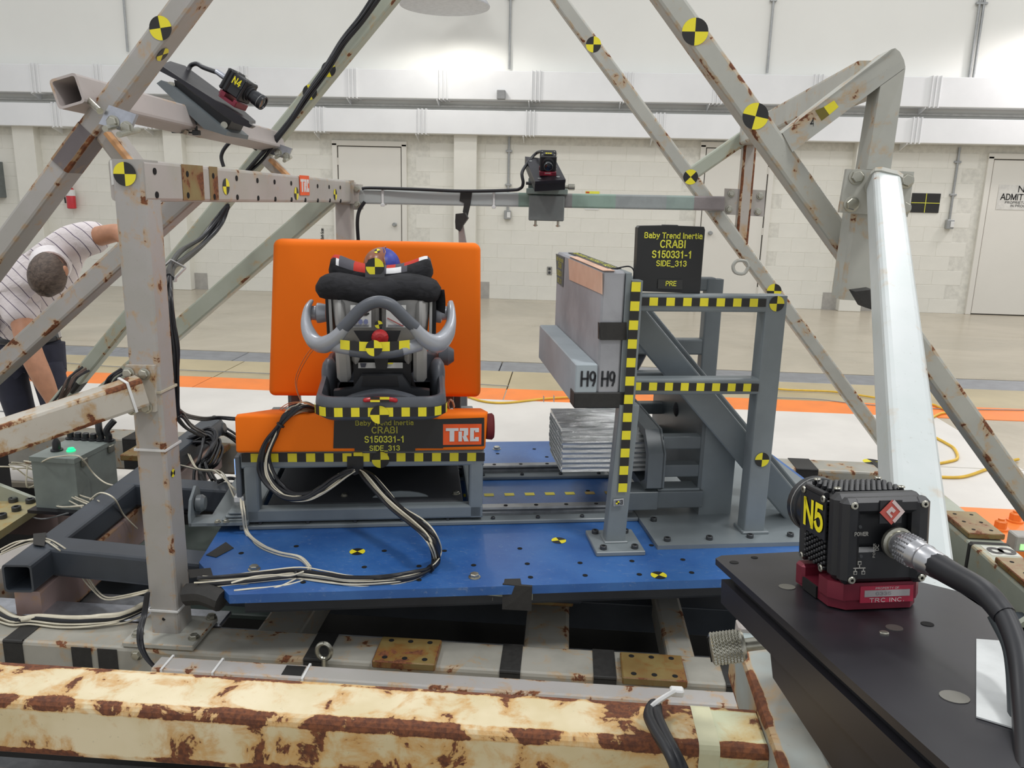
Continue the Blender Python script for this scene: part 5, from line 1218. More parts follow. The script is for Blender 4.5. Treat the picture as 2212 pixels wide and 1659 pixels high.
# ================================================================== HIGH-SPEED CAMERAS
def camera_unit(M, W, tag, label, detail=True, lens=.05, lens_r=.024, tag_side='left', cable=True, tag_rot=0, pos=None):
    """M: local frame at the rear lower left corner of the maroon foot; x right seen from behind, y towards the lens, z up"""
    k = W/.09; Mk = M @ Matrix.Scale(k, 4)
    t = thing('high_speed_camera', M @ V((.045*k, .04*k, 0)), label, 'camera')
    def P(n, mb, mats, par=None, sm=35, **kw):
        mb.v = [tuple(Mk @ V(p)) for p in mb.v]; return put(n, mb, mats, par or t, sm, **kw)
    R3 = M.to_3x3(); T = .112; D = .082
    # foot
    ft_ = P('foot', MB().prism([(.012, 0, 0), (.078, 0, 0), (.09, .012, 0), (.09, D, 0), (0, D, 0), (0, .012, 0)], (0, 0, .012)).prism([(.008, -.002, .010), (.082, -.002, .010), (.092, .010, .010), (.092, .028, .010), (-.002, .028, .010), (-.002, .010, .010)], (0, 0, .017)).box((.045, D-.008, .012), (.092, .018, .024), ch=.003), CAMRED)
    P('foot_recess', MB().box((-.0005, .048, .006), (.003, .03, .012)), HOLE, ft_, 0)
    # body: rear housing, finned middle, front plate
    P('rear_housing', MB().box((.045, .012, .070), (.090, .020, .086), ch=.006), CAMB)
    P('rear_frame', MB().box((.010, -.004, .070), (.018, .016, .084), ch=.005).box((.080, -.004, .070), (.018, .016, .084), ch=.005).box((.045, -.004, .104), (.07, .012, .016), ch=.004).box((.045, -.002, .046), (.07, .010, .034), ch=.004), CAMB)
    P('core', MB().box((.045, .045, .069), (.078, .052, .078), ch=.004), CAMB)
    P('front_plate', MB().box((.045, .076, .068), (.090, .012, .084), ch=.005), CAMB)
    if detail:
        fins = MB()
        for i in range(13):            # bumpy heat-sink ribs on the left side and the top
            for j in range(9):
                y = .026+.0052*j
                fins.box((.0035, y, .033+.0056*i+(.0028 if j % 2 else 0)), (.0055, .0036, .0040), ch=.0010)
                if i < 13: fins.box((.010+.0058*i+(.0029 if j % 2 else 0), y, .1105), (.0046, .0036, .0050), ch=.0010)
        P('heat_sink', fins, CAMB, None, 0, kind='stuff')
        P('rib_comb', *(MB().box((.004, .026+.006*i, .104), (.009, .0032, .012), ch=.002) for i in range(0)) if False else (MB().beam((.002, .026, .107), (.002, .066, .107), .006, .006, EZ, .002), CAMB))
    for x, y, z, n_ in ((.010, -.0125, .034, (0, -1, 0)), (.080, -.0125, .034, (0, -1, 0)), (.010, -.0125, .106, (0, -1, 0)), (.080, -.0125, .106, (0, -1, 0)), (-.002, .024, .034, (-1, 0, 0)), (-.002, .066, .034, (-1, 0, 0)), (-.002, .024, .104, (-1, 0, 0)), (-.002, .066, .104, (-1, 0, 0)), (.012, .024, .114, (0, 0, 1)), (.078, .024, .114, (0, 0, 1)), (.012, .066, .114, (0, 0, 1)), (.078, .066, .114, (0, 0, 1))):
        o = child('screw', SCREW, t, mat4(Mk @ V((x, y, z)), R3 @ V(n_), EZ, .0032*k)); o.name = 'screw'
    # lens
    P('lens_mount', MB().lathe((.045, .080, .070), EY, [(0, .034), (.006, .034), (.008, .028), (.016, .028)], 24), CAMB)
    L_ = lens/k
    P('lens', MB().lathe((.045, .094, .070), EY, [(0, lens_r*.9), (L_*.25, lens_r*.9), (L_*.28, lens_r), (L_*.6, lens_r), (L_*.62, lens_r*1.06), (L_*.95, lens_r*1.08), (L_, lens_r*1.02), (L_*.99, lens_r*.86), (L_*.9, lens_r*.8)], 28), plain('lens_barrel', '#23262a', .32))
    P('lens_ring', MB().lathe((.045, .094+L_*.72, .070), EY, [(0, lens_r*1.085), (.0015, lens_r*1.085)], 28), GALV)
    P('front_glass', MB().lathe((.045, .094+L_*.92, .070), EY, [(0, lens_r*.8), (.0012, lens_r*.5), (.0018, .001)], 24), plain('coated_glass', '#1a2030', .05, .3, coat=1))
    # rear face details
    if detail:
        P('logo_recess', MB().box((.047, -.0105, .099), (.022, .002, .022)), BLACKP, None, 0)
        P('logo', MB().prism([(.047+.012*a, -.0125, .099+.012*b) for a, b in ((-1, 0), (0, -1), (1, 0), (0, 1))], (0, -.0006, 0)), plain('logo_red', '#c2564a', .5), None, 0)
        P('logo_mark', MB().prism([(.047+.012*a, -.0133, .099+.012*b) for a, b in ((.15, 1.0), (1.05, .05), (.25, -.85), (.05, -.65), (.68, .05), (-.05, .8))], (0, -.0004, 0)).prism([(.047+.012*a, -.0133, .099+.012*b) for a, b in ((-.5, .05), (-.05, .48), (.3, .15), (.1, -.05), (-.05, .1), (-.2, -.05), (.05, -.3), (-.05, -.45))], (0, -.0004, 0)), plain('logo_pale', '#d6c2bd', .5), None, 0)
        x_, y_ = R3 @ V((1, 0, 0)), R3 @ V((0, 0, 1)); Q = lambda a, b, c=-.0098: Mk @ V((a, c, b))
        pr = plain('legend_grey', '#a9a79f', .5)
        text(t, 'POWER', Q(.0175, .079, -.0122), x_, y_, .0034*k, pr, .0, width=.0135*k)
        text(t, 'DC', Q(.0365, .064, -.0075), y_, -x_, .003*k, pr, width=.006*k); text(t, 'POWER', Q(.0335, .061, -.0075), y_, -x_, .002*k, pr, width=.014*k)
        P('legend', MB().box((.0175, -.0122, .0455), (.012, .0006, .0008)).box((.0175, -.0122, .0475), (.0008, .0006, .004)).box((.0135, -.0122, .0440), (.0008, .0006, .003)).box((.0215, -.0122, .0440), (.0008, .0006, .003)).box((.0175, -.0122, .0505), (.0034, .0006, .0034)).box((.0135, -.0122, .0410), (.0034, .0006, .0034)).box((.0215, -.0122, .0410), (.0034, .0006, .0034)), pr, None, 0)
        P('legend_core', MB().box((.0175, -.0126, .0505), (.002, .0004, .002)).box((.0135, -.0126, .0410), (.002, .0004, .002)).box((.0215, -.0126, .0410), (.002, .0004, .002)), BLACKP, None, 0)
        for x, z in ((.0185, .057), (.0165, .0855)): P('status_led', MB().lathe((x, -.0122, z), -EY, [(0, .0018), (.0008, .0016)], 10), SOCKET)
    if detail or tag_side == 'top':
        yb_ = -.0022 if detail else D+.001; s_ = 1 if detail else -1; x0 = .052 if detail else .045
        a_ = P('asset_plate', MB().box((x0, yb_, .0145), (.054 if detail else .04, .0008, .021)), plain('asset_red', '#b5304a', .4), ft_, 0) if False else P('asset_plate', MB().box((x0, yb_, .0145+.001), (.054 if detail else .04, .0012, .0165)), plain('asset_red', '#b5304a', .4), None, 0)
        P('asset_number', MB().box((x0, yb_-s_*.0009, .0165), (.046 if detail else .03, .0006, .0065)), plain('asset_silver', '#b9b4b4', .4, .3), a_, 0)
        if detail:
            x_, y_ = R3 @ V((1, 0, 0)), R3 @ V((0, 0, 1))
            text(a_, 'PROPERTY OF', Mk @ V((x0, yb_-.0008, .0216)), x_, y_, .0018*k, LABW, width=.024*k, off=.0002); text(a_, 'TRC INC.', Mk @ V((x0, yb_-.0008, .0098)), x_, y_, .0036*k, LABW, width=.036*k, off=.0002)
            text(a_, '0335', Mk @ V((x0-.004, yb_-.0014, .0165)), x_, y_, .003*k, plain('faint_print', '#8d8a8c', .5), width=.016*k, off=.0002)
    # the yellow number
    if tag_side == 'left':
        c_ = Mk @ V((-.0016, .043, .083)); bk = P('number_sheet', MB().box((-.0008, .044, .084), (.0016, .048, .042)), BLACKP, None, 0)
        text(bk, tag, c_, R3 @ V((0, -1, 0)), R3 @ V((0, .0, 1)), .0245*k, plain('tag_yellow', '#f0e21c', .45), .06, width=.042*k, off=.0012*k)
    elif tag_side == 'right':
        bk = P('number_sheet', MB().box((.0908, .048, .087), (.0016, .05, .036)), BLACKP, None, 0)
        text(bk, tag, Mk @ V((.0918, .046, .085)), R3 @ V((0, 1, 0)), R3 @ V((0, 0, 1)), .024*k, plain('tag_yellow', '#f0e21c', .45), .0, width=.036*k, off=.0012*k)
    else:
        bk = P('number_sheet', MB().box((.045, .05, .1135), (.05, .03, .0015)), BLACKP, None, 0)
        text(bk, tag, Mk @ V((.045, .05, .1143)), R3 @ V((1, 0, 0)), R3 @ V((0, 1, 0)), .018*k, plain('tag_yellow', '#f0e21c', .45), .03, width=.032*k, off=.001)
    # connector and cable boot on the rear
    P('socket_ring', MB().lathe((.056, -.008, .068), -EY, [(0, .0155), (.004, .0155), (.005, .013), (.007, .013)], 24), CHROME)
    return t, Mk, P
SCREW = _mesh(MB().lathe((0, 0, 0), EZ, [(0, 1.15), (.25, 1.15), (.5, .95), (.5, .5), (.2, .48)], 12).cyl((0, 0, .18), (0, 0, .22), .48, n=6, mi=1), [CHROME, HOLE], 'screw')
# ---- N5, near right
RM = Matrix.Rotation(math.radians(9.6), 4, 'Z') @ Matrix.Rotation(math.radians(-7.63), 4, 'X') @ Matrix.Rotation(math.radians(-.67), 4, 'Y')
M5 = Matrix.Translation((.2692, .7314, 1.1411)) @ RM
c5, Mk5, P5 = camera_unit(M5, .09, 'N5', 'black N5 camera on a maroon foot at the lower right, nearest of the three', lens=.045, lens_r=.030)
L5 = lambda x, y, z=0: M5 @ V((x, y, z))
cn = thing('camera_cable', L5(.056, -.03, .06), 'thick black cable with a silver plug running from the back of the N5 camera', 'cable')
def pts_dir(): 
    a = ray(1920, 1172); return a
pA = Mk5 @ V((.056, -.012, .068)); tgt = lambda x, y, d: C0+ray(x, y).normalized()*d
d0 = (pA-C0).length
pB = tgt(2030, 1225, d0-.035); dr = (pB-pA).normalized(); Lc = (pB-pA).length
put('plug', MB().lathe(pA, dr, [(0, .0125), (Lc*.12, .0125), (Lc*.13, .0140), (Lc*.45, .0138), (Lc*.47, .0132), (Lc*.58, .0132), (Lc*.60, .0128), (Lc*.66, .0135), (Lc*.70, .0125), (Lc*1.02, .0118)], 24), plain('satin_nickel', '#b4b5b8', .3, .8), cn)
kn = MB()
for i in range(20):
    for j in range(5):
        a = 2*PI*i/20; x = dr.orthogonal().normalized(); y = dr.cross(x); kn.box((0, 0, 0), (.0022, .0022, Lc*.045), Matrix.Translation(pA+dr*(Lc*(.165+.06*j))+(x*math.cos(a)+y*math.sin(a))*.0138) @ frame(dr).to_4x4(), ch=.0004)
put('plug_knurl', kn, plain('satin_nickel', '#b4b5b8', .3, .8), cn, 0, kind='stuff')
cp = [pB-dr*.006, tgt(2065, 1245, d0-.055), tgt(2128, 1282, d0-.085), tgt(2170, 1330, d0-.10), tgt(2200, 1410, d0-.12), tgt(2212, 1520, d0-.15), tgt(2222, 1680, d0-.2)]
put('cable_boot', MB().sweep(cp[:4], .011, 14, sub=6, rfun=lambda t: .0118-.0028*t), BWIRE, cn, 60)
put('cable', MB().sweep([cp[2]+(cp[2]-cp[1])*.2]+cp[3:], .0082, 12, sub=6), BWIRE, cn, 60)
put('cable', MB().sweep([tgt(2150, 1330, d0-.092), tgt(2180, 1390, d0-.10), tgt(2192, 1450, d0-.12), tgt(2198, 1560, d0-.14), tgt(2205, 1680, d0-.17)], .0062, 10, sub=6), plain('dusty_black_cable', '#3a4144', .5), cn, 60)
# plates under N5
m5 = thing('camera_mount', L5(.045, -.05, -.05), 'black anodised tilting plate mount carrying the N5 camera at lower right', 'mount')
ou = [(-.056, .172), (-.045, .182), (.052, .187), (.156, .041), (.145, -.05), (.10, -.14), (.085, -.34), (-.056, -.34)]
tp = put('top_plate', MB().prism([L5(x, y, -.0015) for x, y in ou], M5.to_3x3() @ V((0, 0, -.0075))), BLACKA, m5)
for x, y, r in ((-.0096, .182-.012, .004), (.0718, -.0377, .0058), (-.040, .155, .0052)): put('plate_hole', MB().cyl(L5(x, y, -.003), L5(x, y, -.0010), r, n=14), HOLE, tp, 0)
for x, y, r in ((-.0147, .071, .0085), (.0364, -.0428, .0075), (.0071, -.172, .0105)):
    put('countersunk_screw', MB().lathe(L5(x, y, -.0016), M5.to_3x3() @ EZ, [(0, r), (.0006, r), (.0004, r*.6), (.0004, .001)], 18), plain('worn_bright_ring', '#8f8d86', .35, .8), tp)
put('cap_screw', MB().lathe(L5(.0201, -.0538, -.0016), M5.to_3x3() @ EZ, [(0, .0042), (.0012, .0042), (.002, .003)], 12), CHROME, tp)
patch(tp, [L5(.0927, -.0765, -.0015), L5(.1119, -.0824, -.0015), L5(.0215, -.2240, -.0015), L5(.0025, -.2030, -.0015)], M5.to_3x3() @ EZ, plain('white_paper_tape', '#cdd0cf', .5, var=.04, scale=40), 'paper_tape', off=.0004)
put('lower_plate', MB().prism([L5(x, y, -.019) for x, y in ((-.0565, .150), (.05, .15), (.10, -.0), (.08, -.34), (-.0565, -.34))], M5.to_3x3() @ V((0, 0, -.028))), BLACKA, m5)
put('gap_spacer', MB().prism([L5(x, y, -.009) for x, y in ((-.048, .13), (.04, .13), (.08, 0), (.07, -.33), (-.048, -.33))], M5.to_3x3() @ V((0, 0, -.011))), BLACKP, m5)
# tilt bracket and base below
kp = C0+ray(1572, 1398).normalized()*1.10
kd = (C0+ray(1680, 1385).normalized()*1.105-kp).normalized()
k0 = kp-kd*.022
kb = put('clamp_knob', MB().lathe(k0, kd, [(0, .0155), (.002, .0185), (.040, .0185), (.043, .016), (.044, .008), (.075, .008)], 28), CHROME, m5)
kn = MB(); x = kd.orthogonal().normalized(); y = kd.cross(x)
for i in range(28):
    for j in range(9):
        a = 2*PI*(i+.5*(j % 2))/28; kn.box((0, 0, 0), (.0026, .0026, .0026), Matrix.Translation(k0+kd*(.004+.004*j)+(x*math.cos(a)+y*math.sin(a))*.0186) @ (frame(kd) @ Matrix.Rotation(a, 3, 'Z') @ Matrix.Rotation(PI/4, 3, 'X')).to_4x4())
put('knurling', kn, CHROME, kb, 0, kind='stuff')
put('knob_slot', MB().box((0, 0, 0), (.003, .034, .003), Matrix.Translation(k0) @ frame(kd).to_4x4()), HOLE, kb, 0)
q = [L5(-.05, .03, -.047), L5(-.05, -.34, -.047), L5(-.05, -.34, -.155), L5(-.05, -.12, -.10), L5(-.05, .02, -.075)]
put('tilt_cheek', MB().prism(q, M5.to_3x3() @ V((.012, 0, 0))), BLACKA, m5); put('tilt_cheek', MB().prism([p+M5.to_3x3() @ V((.10, 0, 0)) for p in q], M5.to_3x3() @ V((.012, 0, 0))), BLACKA, m5)
put('tilt_base', MB().prism([V((.335, 1.10, .888)), V((.44, 1.10, .888)), V((.44, .42, .888)), V((.335, .42, .888))], (0, 0, -.012)), BLACKA, m5)
put('hinge_block', MB().prism([V((.33, 1.04, .888)), V((.40, 1.04, .888)), V((.40, .98, 1.10)), V((.33, .98, 1.10))], (0, -.05, 0)), BLACKA, m5)
put('cap_screw', MB().lathe(V((.335, .62, .889)), EZ, [(0, .010), (.012, .010), (.014, .007)], 16), SOCKET, m5)

# ---- middle camera on the far bar
br = thing('camera_bar', (-.1, YF, 1.5), 'long pale square bar between the two far posts carrying the middle camera', 'bar')
b0 = ony(772, 425, YF-.03); b1 = ony(1568, 440, YF-.03)
def barpt(px, dz=0, dy=0): t = (ony(px, 430, YF-.03).x-b0.x)/(b1.x-b0.x); return b0+(b1-b0)*t+V((0, .03+dy, dz))
mbx = MB()
for i, (x0, x1) in enumerate(((772, 1120), (1120, 1188), (1188, 1236), (1236, 1330), (1330, 1440), (1440, 1500), (1500, 1566))): mbx.beam(barpt(x0), barpt(x1), .06, .066, EZ, .008, mi=i)
put('bar', mbx, [painted('bar_pale', '#aeb3b1', rust=.78), plain('camo_green', '#8fa79a', .5), plain('camo_grey', '#8e8c8b', .5), plain('camo_green', '#8fa79a', .5), plain('camo_grey2', '#9aa09f', .5), plain('camo_green2', '#93a39c', .5), plain('camo_brown', '#8f8786', .5)], br)
for px in (827, 1067): zip_tie(br, barpt(px), b1-b0, .06, .066, EZ, .0045)
put('wall_flange', MB().box(b0+V((-.005, .03, 0)), (.03, .09, .12), ch=.003), OFFW, br)
for dz in (-.035, .035): bolt(br, b0+V((.004, -.018, dz)), -EY, .012)
put('tape_wrap', MB().prism([barpt(995, .036, -.034), barpt(1020, .036, -.034), barpt(1017, -.02, -.034), barpt(1009, -.10, -.034), barpt(1000, -.06, -.034), barpt(1003, -.02, -.034), barpt(993, -.01, -.034)], (0, .006, 0)), BLACKT, br)
hp = thing('hanging_strap', ony(995, 500, 3.7), 'black taped grey strap standing up behind the right of the orange backrest', 'strap')
put('strap', MB().prism([ony(990, 480, 3.7), ony(998, 470, 3.7), ony(1008, 530, 3.7), ony(991, 530, 3.7), ony(991, 530, 3.7)+V((0, 0, -.55)), ony(1008, 530, 3.7)+V((0, 0, -.55))][:4] , (0, .02, 0)), GALV, hp)
put('strap', MB().prism([ony(991, 529, 3.7), ony(1008, 529, 3.7), V((ony(1012, 700, 3.7).x, 3.7, .32)), V((ony(988, 700, 3.7).x, 3.7, .32))], (0, .02, 0)), GALV, hp)
put('tape_wrap', MB().prism([ony(984, 462, 3.68), ony(1004, 460, 3.68), ony(1010, 472, 3.68), ony(1000, 486, 3.68), ony(993, 500, 3.68), ony(984, 494, 3.68), ony(983, 478, 3.68)], (0, .05, 0)), BLACKT, hp)
c0 = barpt(1182)
ms = thing('camera_mount', c0+V((0, -.05, 0)), 'grey-green clamp block and black tilting plate under the middle camera', 'mount')
put('clamp_block', MB().box(c0+V((0, -.065, -.035)), (.163, .07, .115), ch=.004), plain('clamp_block_grey', '#6f7472', .5), ms)
put('clamp_plate', MB().box(c0+V((.0, -.06, .040)), (.19, .09, .026), ch=.003), plain('clamp_grey_green', '#7f8c86', .5), ms)
put('clamp_upright', MB().box(c0+V((-.065, -.03, .075)), (.05, .02, .05), ch=.003), plain('clamp_grey_green', '#7f8c86', .5), ms)
for dx in (-.05, .055): put('clamp_bolt', MB().cyl(c0+V((dx, -.06, -.12)), c0+V((dx, -.06, -.09)), .006).lathe(c0+V((dx, -.06, -.118)), EZ, [(0, .011), (.006, .011)], 6), CHROME, ms)
# tilted plate: near edge centre and far edge centre
pn0 = ony(1197, 395, 3.70); 
ax = V((1, .06, 0)).normalized(); fwd = (ony(1165, 340, 3.98)-ony(1197, 392, 3.72)).normalized(); fwd = (fwd-ax*fwd.dot(ax)*.0).normalized(); nrm_ = ax.cross(fwd).normalized()
ca_ = ony(1156, 392, 3.70); cb_ = ony(1222, 388, 3.70); cc_ = cb_ + (ony(1200, 345, 3.92)-cb_); cd_ = ca_ + (ony(1134, 338, 3.94)-ca_)
put('top_plate', MB().prism([ca_, cb_, cc_, cd_], -nrm_*.014), BLACKA, ms); put('lower_plate', MB().prism([ca_-nrm_*.014+fwd*.004, cb_-nrm_*.014+fwd*.004, cc_-nrm_*.014, cd_-nrm_*.014], -nrm_*.035), BLACKP, ms)
for a_, b_ in ((.12, .8), (.18, .1), (.8, .12)): put('countersunk_screw', MB().lathe(ca_+(cb_-ca_)*a_+(cd_-ca_)*b_, nrm_, [(0, .008), (.001, .008)], 14), GALV, ms)
put('clamp_knob', MB().lathe(c0+V((.075, -.09, .062)), EX, [(0, .008), (.02, .008), (.022, .014), (.05, .014), (.052, .01)], 18), CHROME, ms)
put('side_rod', MB().cyl(c0+V((-.10, -.05, .075)), c0+V((-.02, -.05, .078)), .007), SOCKET, ms); put('tilt_block', MB().box(c0+V((.02, -.05, .075)), (.12, .07, .05), ch=.004), BLACKP, ms)
# camera on it looks at the viewer, slightly down
fo = ony(1190, 380, 3.74); fw_ = (-fwd); xr = -ax; zr_ = xr.cross(fw_).normalized(); Wm = .074
org_ = fo - xr*(Wm/2) - fw_*(.082*Wm/.09) 
Mm = Matrix((xr, zr_.cross(xr), zr_)).transposed().to_4x4(); Mm.translation = org_
cm, Mkm, Pm = camera_unit(Mm, Wm, 'N3', 'small black camera facing the viewer on the far bar, its N3 tag upside down', detail=False, lens=.035, lens_r=.022, tag_side='top')
put('camera_cable', MB().sweep([Mkm @ V((.05, -.01, .07)), Mkm @ V((.06, -.05, .085)), ony(1160, 330, 3.95), ony(1143, 348, 3.9), ony(1128, 372, 3.84), ony(1130, 395, 3.83), ony(1124, 407, 3.84), ony(1100, 411, 3.85), ony(1000, 413, 3.85), ony(900, 409, 3.85), ony(800, 406, 3.86), ony(782, 408, 3.86)], .0075, 8, sub=6), BWIRE, None, 60, label='black cable lying along the top of the far bar to the middle camera', cat='cable')
put('camera_cable', MB().sweep([ony(788, 436, 3.84), ony(776, 455, 3.84), ony(772, 480, 3.84), ony(774, 520, 3.86)], .009, 8, sub=6), BWIRE, None, 60, label='black cable dropping down the far left post beside the bar', cat='cable')

# ---- N4 camera on the slanted bar at upper left
nb_ = thing('camera_bar', (-1.4, 3.1, 1.8), 'pinkish white square tube clamped across the two left legs, open at its near end', 'bar')
s0 = ony(172, 208, 2.28); s1 = ony(585, 306, 3.80)
s0 = ony(215, 214, 2.43); s1 = ony(575, 302, 3.80); sdr = (s1-s0).normalized()
sA = s0-sdr*.16
put('tube', MB().beam(sA, s1+sdr*.12, .082, .082, V((-.28, 0, 1)), .010, wall=.007), painted('pinkish_white_paint', '#b9afab', '#aea6a2', rust=.76), nb_)
def clampset(px, py, Y, sz, nm):
    c = [ony(px+a*sz, py+b*sz, Y) for a, b in ((-.42, .12), (-.14, -.40), (.62, -.14), (.40, .38))]
    put('clamp_plate', MB().prism(c, (0, .014, 0)), ALU, nb_)
    for a, b in ((-.02, .08), (.36, .24)):
        p = ony(px+a*sz, py+b*sz, Y); put('stud', MB().cyl(p+V((.0, .06, 0)), p-V((-.012, .065, .022)), .0085, n=10), CHROME, nb_); bolt(nb_, p, -EY, .015)
clampset(246, 258, 2.27, 78, 'near'); clampset(602, 327, 3.85, 46, 'far')
put('stud', MB().cyl(ony(192, 217, 2.3), ony(216, 240, 2.25), .009), CHROME, nb_)
m4 = thing('camera_mount', ony(450, 220, 3.0), 'black tilted plate and grey wedge bracket carrying the N4 camera', 'mount')
Y4 = 3.05
def p4(x, y, dY=0): return ony(x, y, Y4+dY)
up4 = (p4(400, 160)-p4(412, 195)).normalized()
tp4 = put('top_plate', MB().prism([p4(343, 140, -.10), p4(538, 262, -.10), p4(552, 261, .06), p4(503, 218, .09), p4(400, 142, .09), p4(368, 132, .06)], V((-.0, 0, -.010))), BLACKA, m4)
put('side_plate', MB().prism([p4(341, 137, -.10), p4(546, 272, -.10), p4(538, 276, -.10), p4(505, 265, -.10), p4(380, 172, -.10), p4(338, 150, -.10)], (0, .03, 0)), BLACKA, m4)
put('wedge_arm', MB().prism([p4(376, 172, -.08), p4(500, 262, -.08), p4(488, 284, -.08), p4(432, 248, -.08), p4(378, 186, -.08)], (0, .12, 0)), BLACKP, m4)
put('base_plate', MB().prism([p4(338, 180, -.12), p4(348, 173, -.12), p4(372, 186, -.12), p4(490, 284, -.12), p4(488, 293, -.12), p4(440, 278, -.12)], (0, .2, 0)), BUCKG2, m4)
for px, py in ((368, 184), (484, 270)): put('thumb_screw', MB().cyl(p4(px, py, -.10), p4(px+12, py+2, .04), .012, n=12), CHROME, m4)
put('ring_screw', MB().lathe(p4(449, 256, -.083), -EY, [(0, .011), (.002, .011), (.002, .007)], 14), LABW, m4)
for px, py in ((373, 282), (398, 288)): put('u_bolt_nut', MB().cyl(ony(px, py, 2.95), ony(px+4, py-8, 2.95), .012, n=6), CHROME, m4)
zip_tie(m4, s0+sdr*((ony(405, 265, 3.0)-s0).length*.95), sdr, .082, .082, EZ, .006, 'u_bolt', SOCKET)
# camera frame from photo: rear lower left corner, lens direction along the plate
rl_ = p4(468, 205, -.06); fd = (p4(516, 238, -.06)-rl_).normalized(); fd = (fd+V((0, -.10, 0))).normalized(); upc = (p4(492, 166, -.06)-p4(470, 201, -.06)).normalized(); upc = (upc-fd*upc.dot(fd)).normalized(); xr4 = fd.cross(upc)*1.0
# seen from behind x points to the camera's right; here the left side (N4) faces the viewer when x points away
if xr4.y > 0: pass
xr4 = fd.cross(upc).normalized()
W4 = .086
face = -1 if xr4.y > 0 else 1
M4m = Matrix((xr4, fd, upc)).transposed().to_4x4()
M4m.translation = rl_ if face < 0 else rl_ - xr4*W4
SIDE4 = face
c4, Mk4, P4 = camera_unit(M4m, W4, 'N4', 'black N4 camera tilted down to the right on the upper left bar', detail=False, lens=.055, lens_r=.026, tag_side='right')
pR = Mk4 @ V((.056, -.012, .068)); 
put('plug', MB().lathe(pR, -fd, [(0, .011), (.03, .0105), (.05, .009)], 14), ALU, c4)
put('camera_cable', MB().sweep([pR-fd*.04, ony(440, 146, 3.1), ony(425, 138, 3.12), ony(412, 142, 3.13), ony(407, 155, 3.12), ony(410, 165, 3.1)], .0085, 8, sub=6), BWIRE, None, 60, label='black cable looping from the back of the N4 camera down to its plate', cat='cable')
put('camera_cable', MB().sweep([ony(555, 322, 3.8), ony(530, 308, 3.8), ony(505, 303, 3.8), ony(487, 318, 3.8), ony(478, 338, 3.8), ony(483, 360, 3.8)], .009, 8, sub=6), BWIRE, None, 60, label='black cable loop hanging under the far end of the slanted bar', cat='cable')

# ================================================================== CABLES
def bundle(name, label, path, mats, n, spread, r, cat='cable bundle', wob=.6, seed=1, ties=(), tight=()):
    """n wires following one path, each with its own slowly changing offset"""
    rnd = random.Random(seed); t = thing(name, path[0], label, cat)
    for k in range(n):
        a0 = rnd.uniform(0, 2*PI); a1 = a0+rnd.uniform(-1.5, 1.5); rr = rnd.uniform(.25, 1); P = []
        for i, p in enumerate(path):
            f = i/(len(path)-1); a = a0+(a1-a0)*f; s_ = spread*(.35 if i in tight else 1)*(1+wob*rnd.uniform(-.5, .5))
            P.append(V(p)+V((math.cos(a)*rr*s_, math.sin(a*1.3)*rr*s_*.6, math.sin(a)*rr*s_)))
        m_, r_ = (mats[k % len(mats)], r) if not isinstance(r, (list, tuple)) else (mats[k % len(mats)], r[k % len(r)])
        put('wire', MB().sweep(P, r_, 6, sub=5), m_, t, 60)
    for i in ties:
        d = (V(path[i+1])-V(path[i-1])).normalized(); put('cable_tie', MB().lathe(V(path[i])-d*.003, d, [(0, spread*.75), (.006, spread*.75)], 14), BWIRE if any(m_ is WWIRE for m_ in mats) else TIEM, t)
    return t
# black bundle along the far left leg and down the left post
ZB = lambda x, y, Y: ony(x, y, Y)
bundle('cable_bundle', 'black cable bundle tied along the far left leg up to the top edge', [ZB(815, -20, 3.82), ZB(775, 40, 3.82), ZB(735, 90, 3.82), ZB(700, 145, 3.82), ZB(658, 205, 3.82), ZB(625, 255, 3.82), ZB(585, 305, 3.8), ZB(555, 340, 3.8), ZB(530, 370, 3.82)], [BWIRE], 5, .022, .0075, seed=4)
bundle('cable_bundle', 'thick black cable bundle hanging from the left cross beam down to the left post', [ZB(492, 445, 3.78), ZB(470, 485, 3.75), ZB(440, 520, 3.6), ZB(400, 550, 3.2), ZB(372, 575, 2.6), ZB(366, 600, 2.2)], [BWIRE], 8, .028, .0075, seed=5, tight=(0, 4, 5))
bundle('cable_bundle', 'black cable bundle running down the right side of the left post', [ZB(366, 600, 2.2), ZB(364, 640, 2.1), ZB(370, 700, 2.08), ZB(378, 760, 2.08), ZB(378, 830, 2.1), ZB(384, 890, 2.15), ZB(390, 900, 2.2), ZB(410, 922, 2.6), ZB(440, 940, 3.1)], [BWIRE], 4, .012, .0048, seed=6, tight=(0, 5))
zip_tie(lg, ony(372, 583, 2.55), V((-.3, .5, -.6)), .05, .06, EY, .004)
bundle('cable_pair', 'two black cables crossing the white floor between left post and bench', [ZB(388, 890, 2.3), ZB(405, 902, 2.7), ZB(440, 908, 3.0), ZB(470, 905, 3.1), ZB(500, 908, 3.1), ZB(530, 910, 3.05)], [BWIRE], 2, .012, .006, seed=7)
bundle('cable_bundle', 'tangle of black cables and connectors piled left of the bench', [onz(395, 960, .42), onz(420, 948, .46), onz(455, 935, .5), onz(470, 950, .48), onz(455, 985, .44), onz(440, 1010, .4), onz(452, 1050, .38)], [BWIRE], 9, .045, .007, seed=8)
bundle('cable_bundle', 'coiled black cables on the rear rail behind the left post', [onz(440, 925, .38), onz(455, 905, .42), onz(470, 912, .42), onz(480, 930, .38), onz(500, 940, .38), onz(520, 955, .36)], [BWIRE], 6, .02, .006, seed=9)
put('multi_connector', MB().lathe(onz(455, 930, .40), V((1, .1, .2)), [(0, .03), (.06, .035), (.07, .025)], 14), SOCKET, None, label='round dark connector block in the cable tangle on the rear rail', cat='connector')
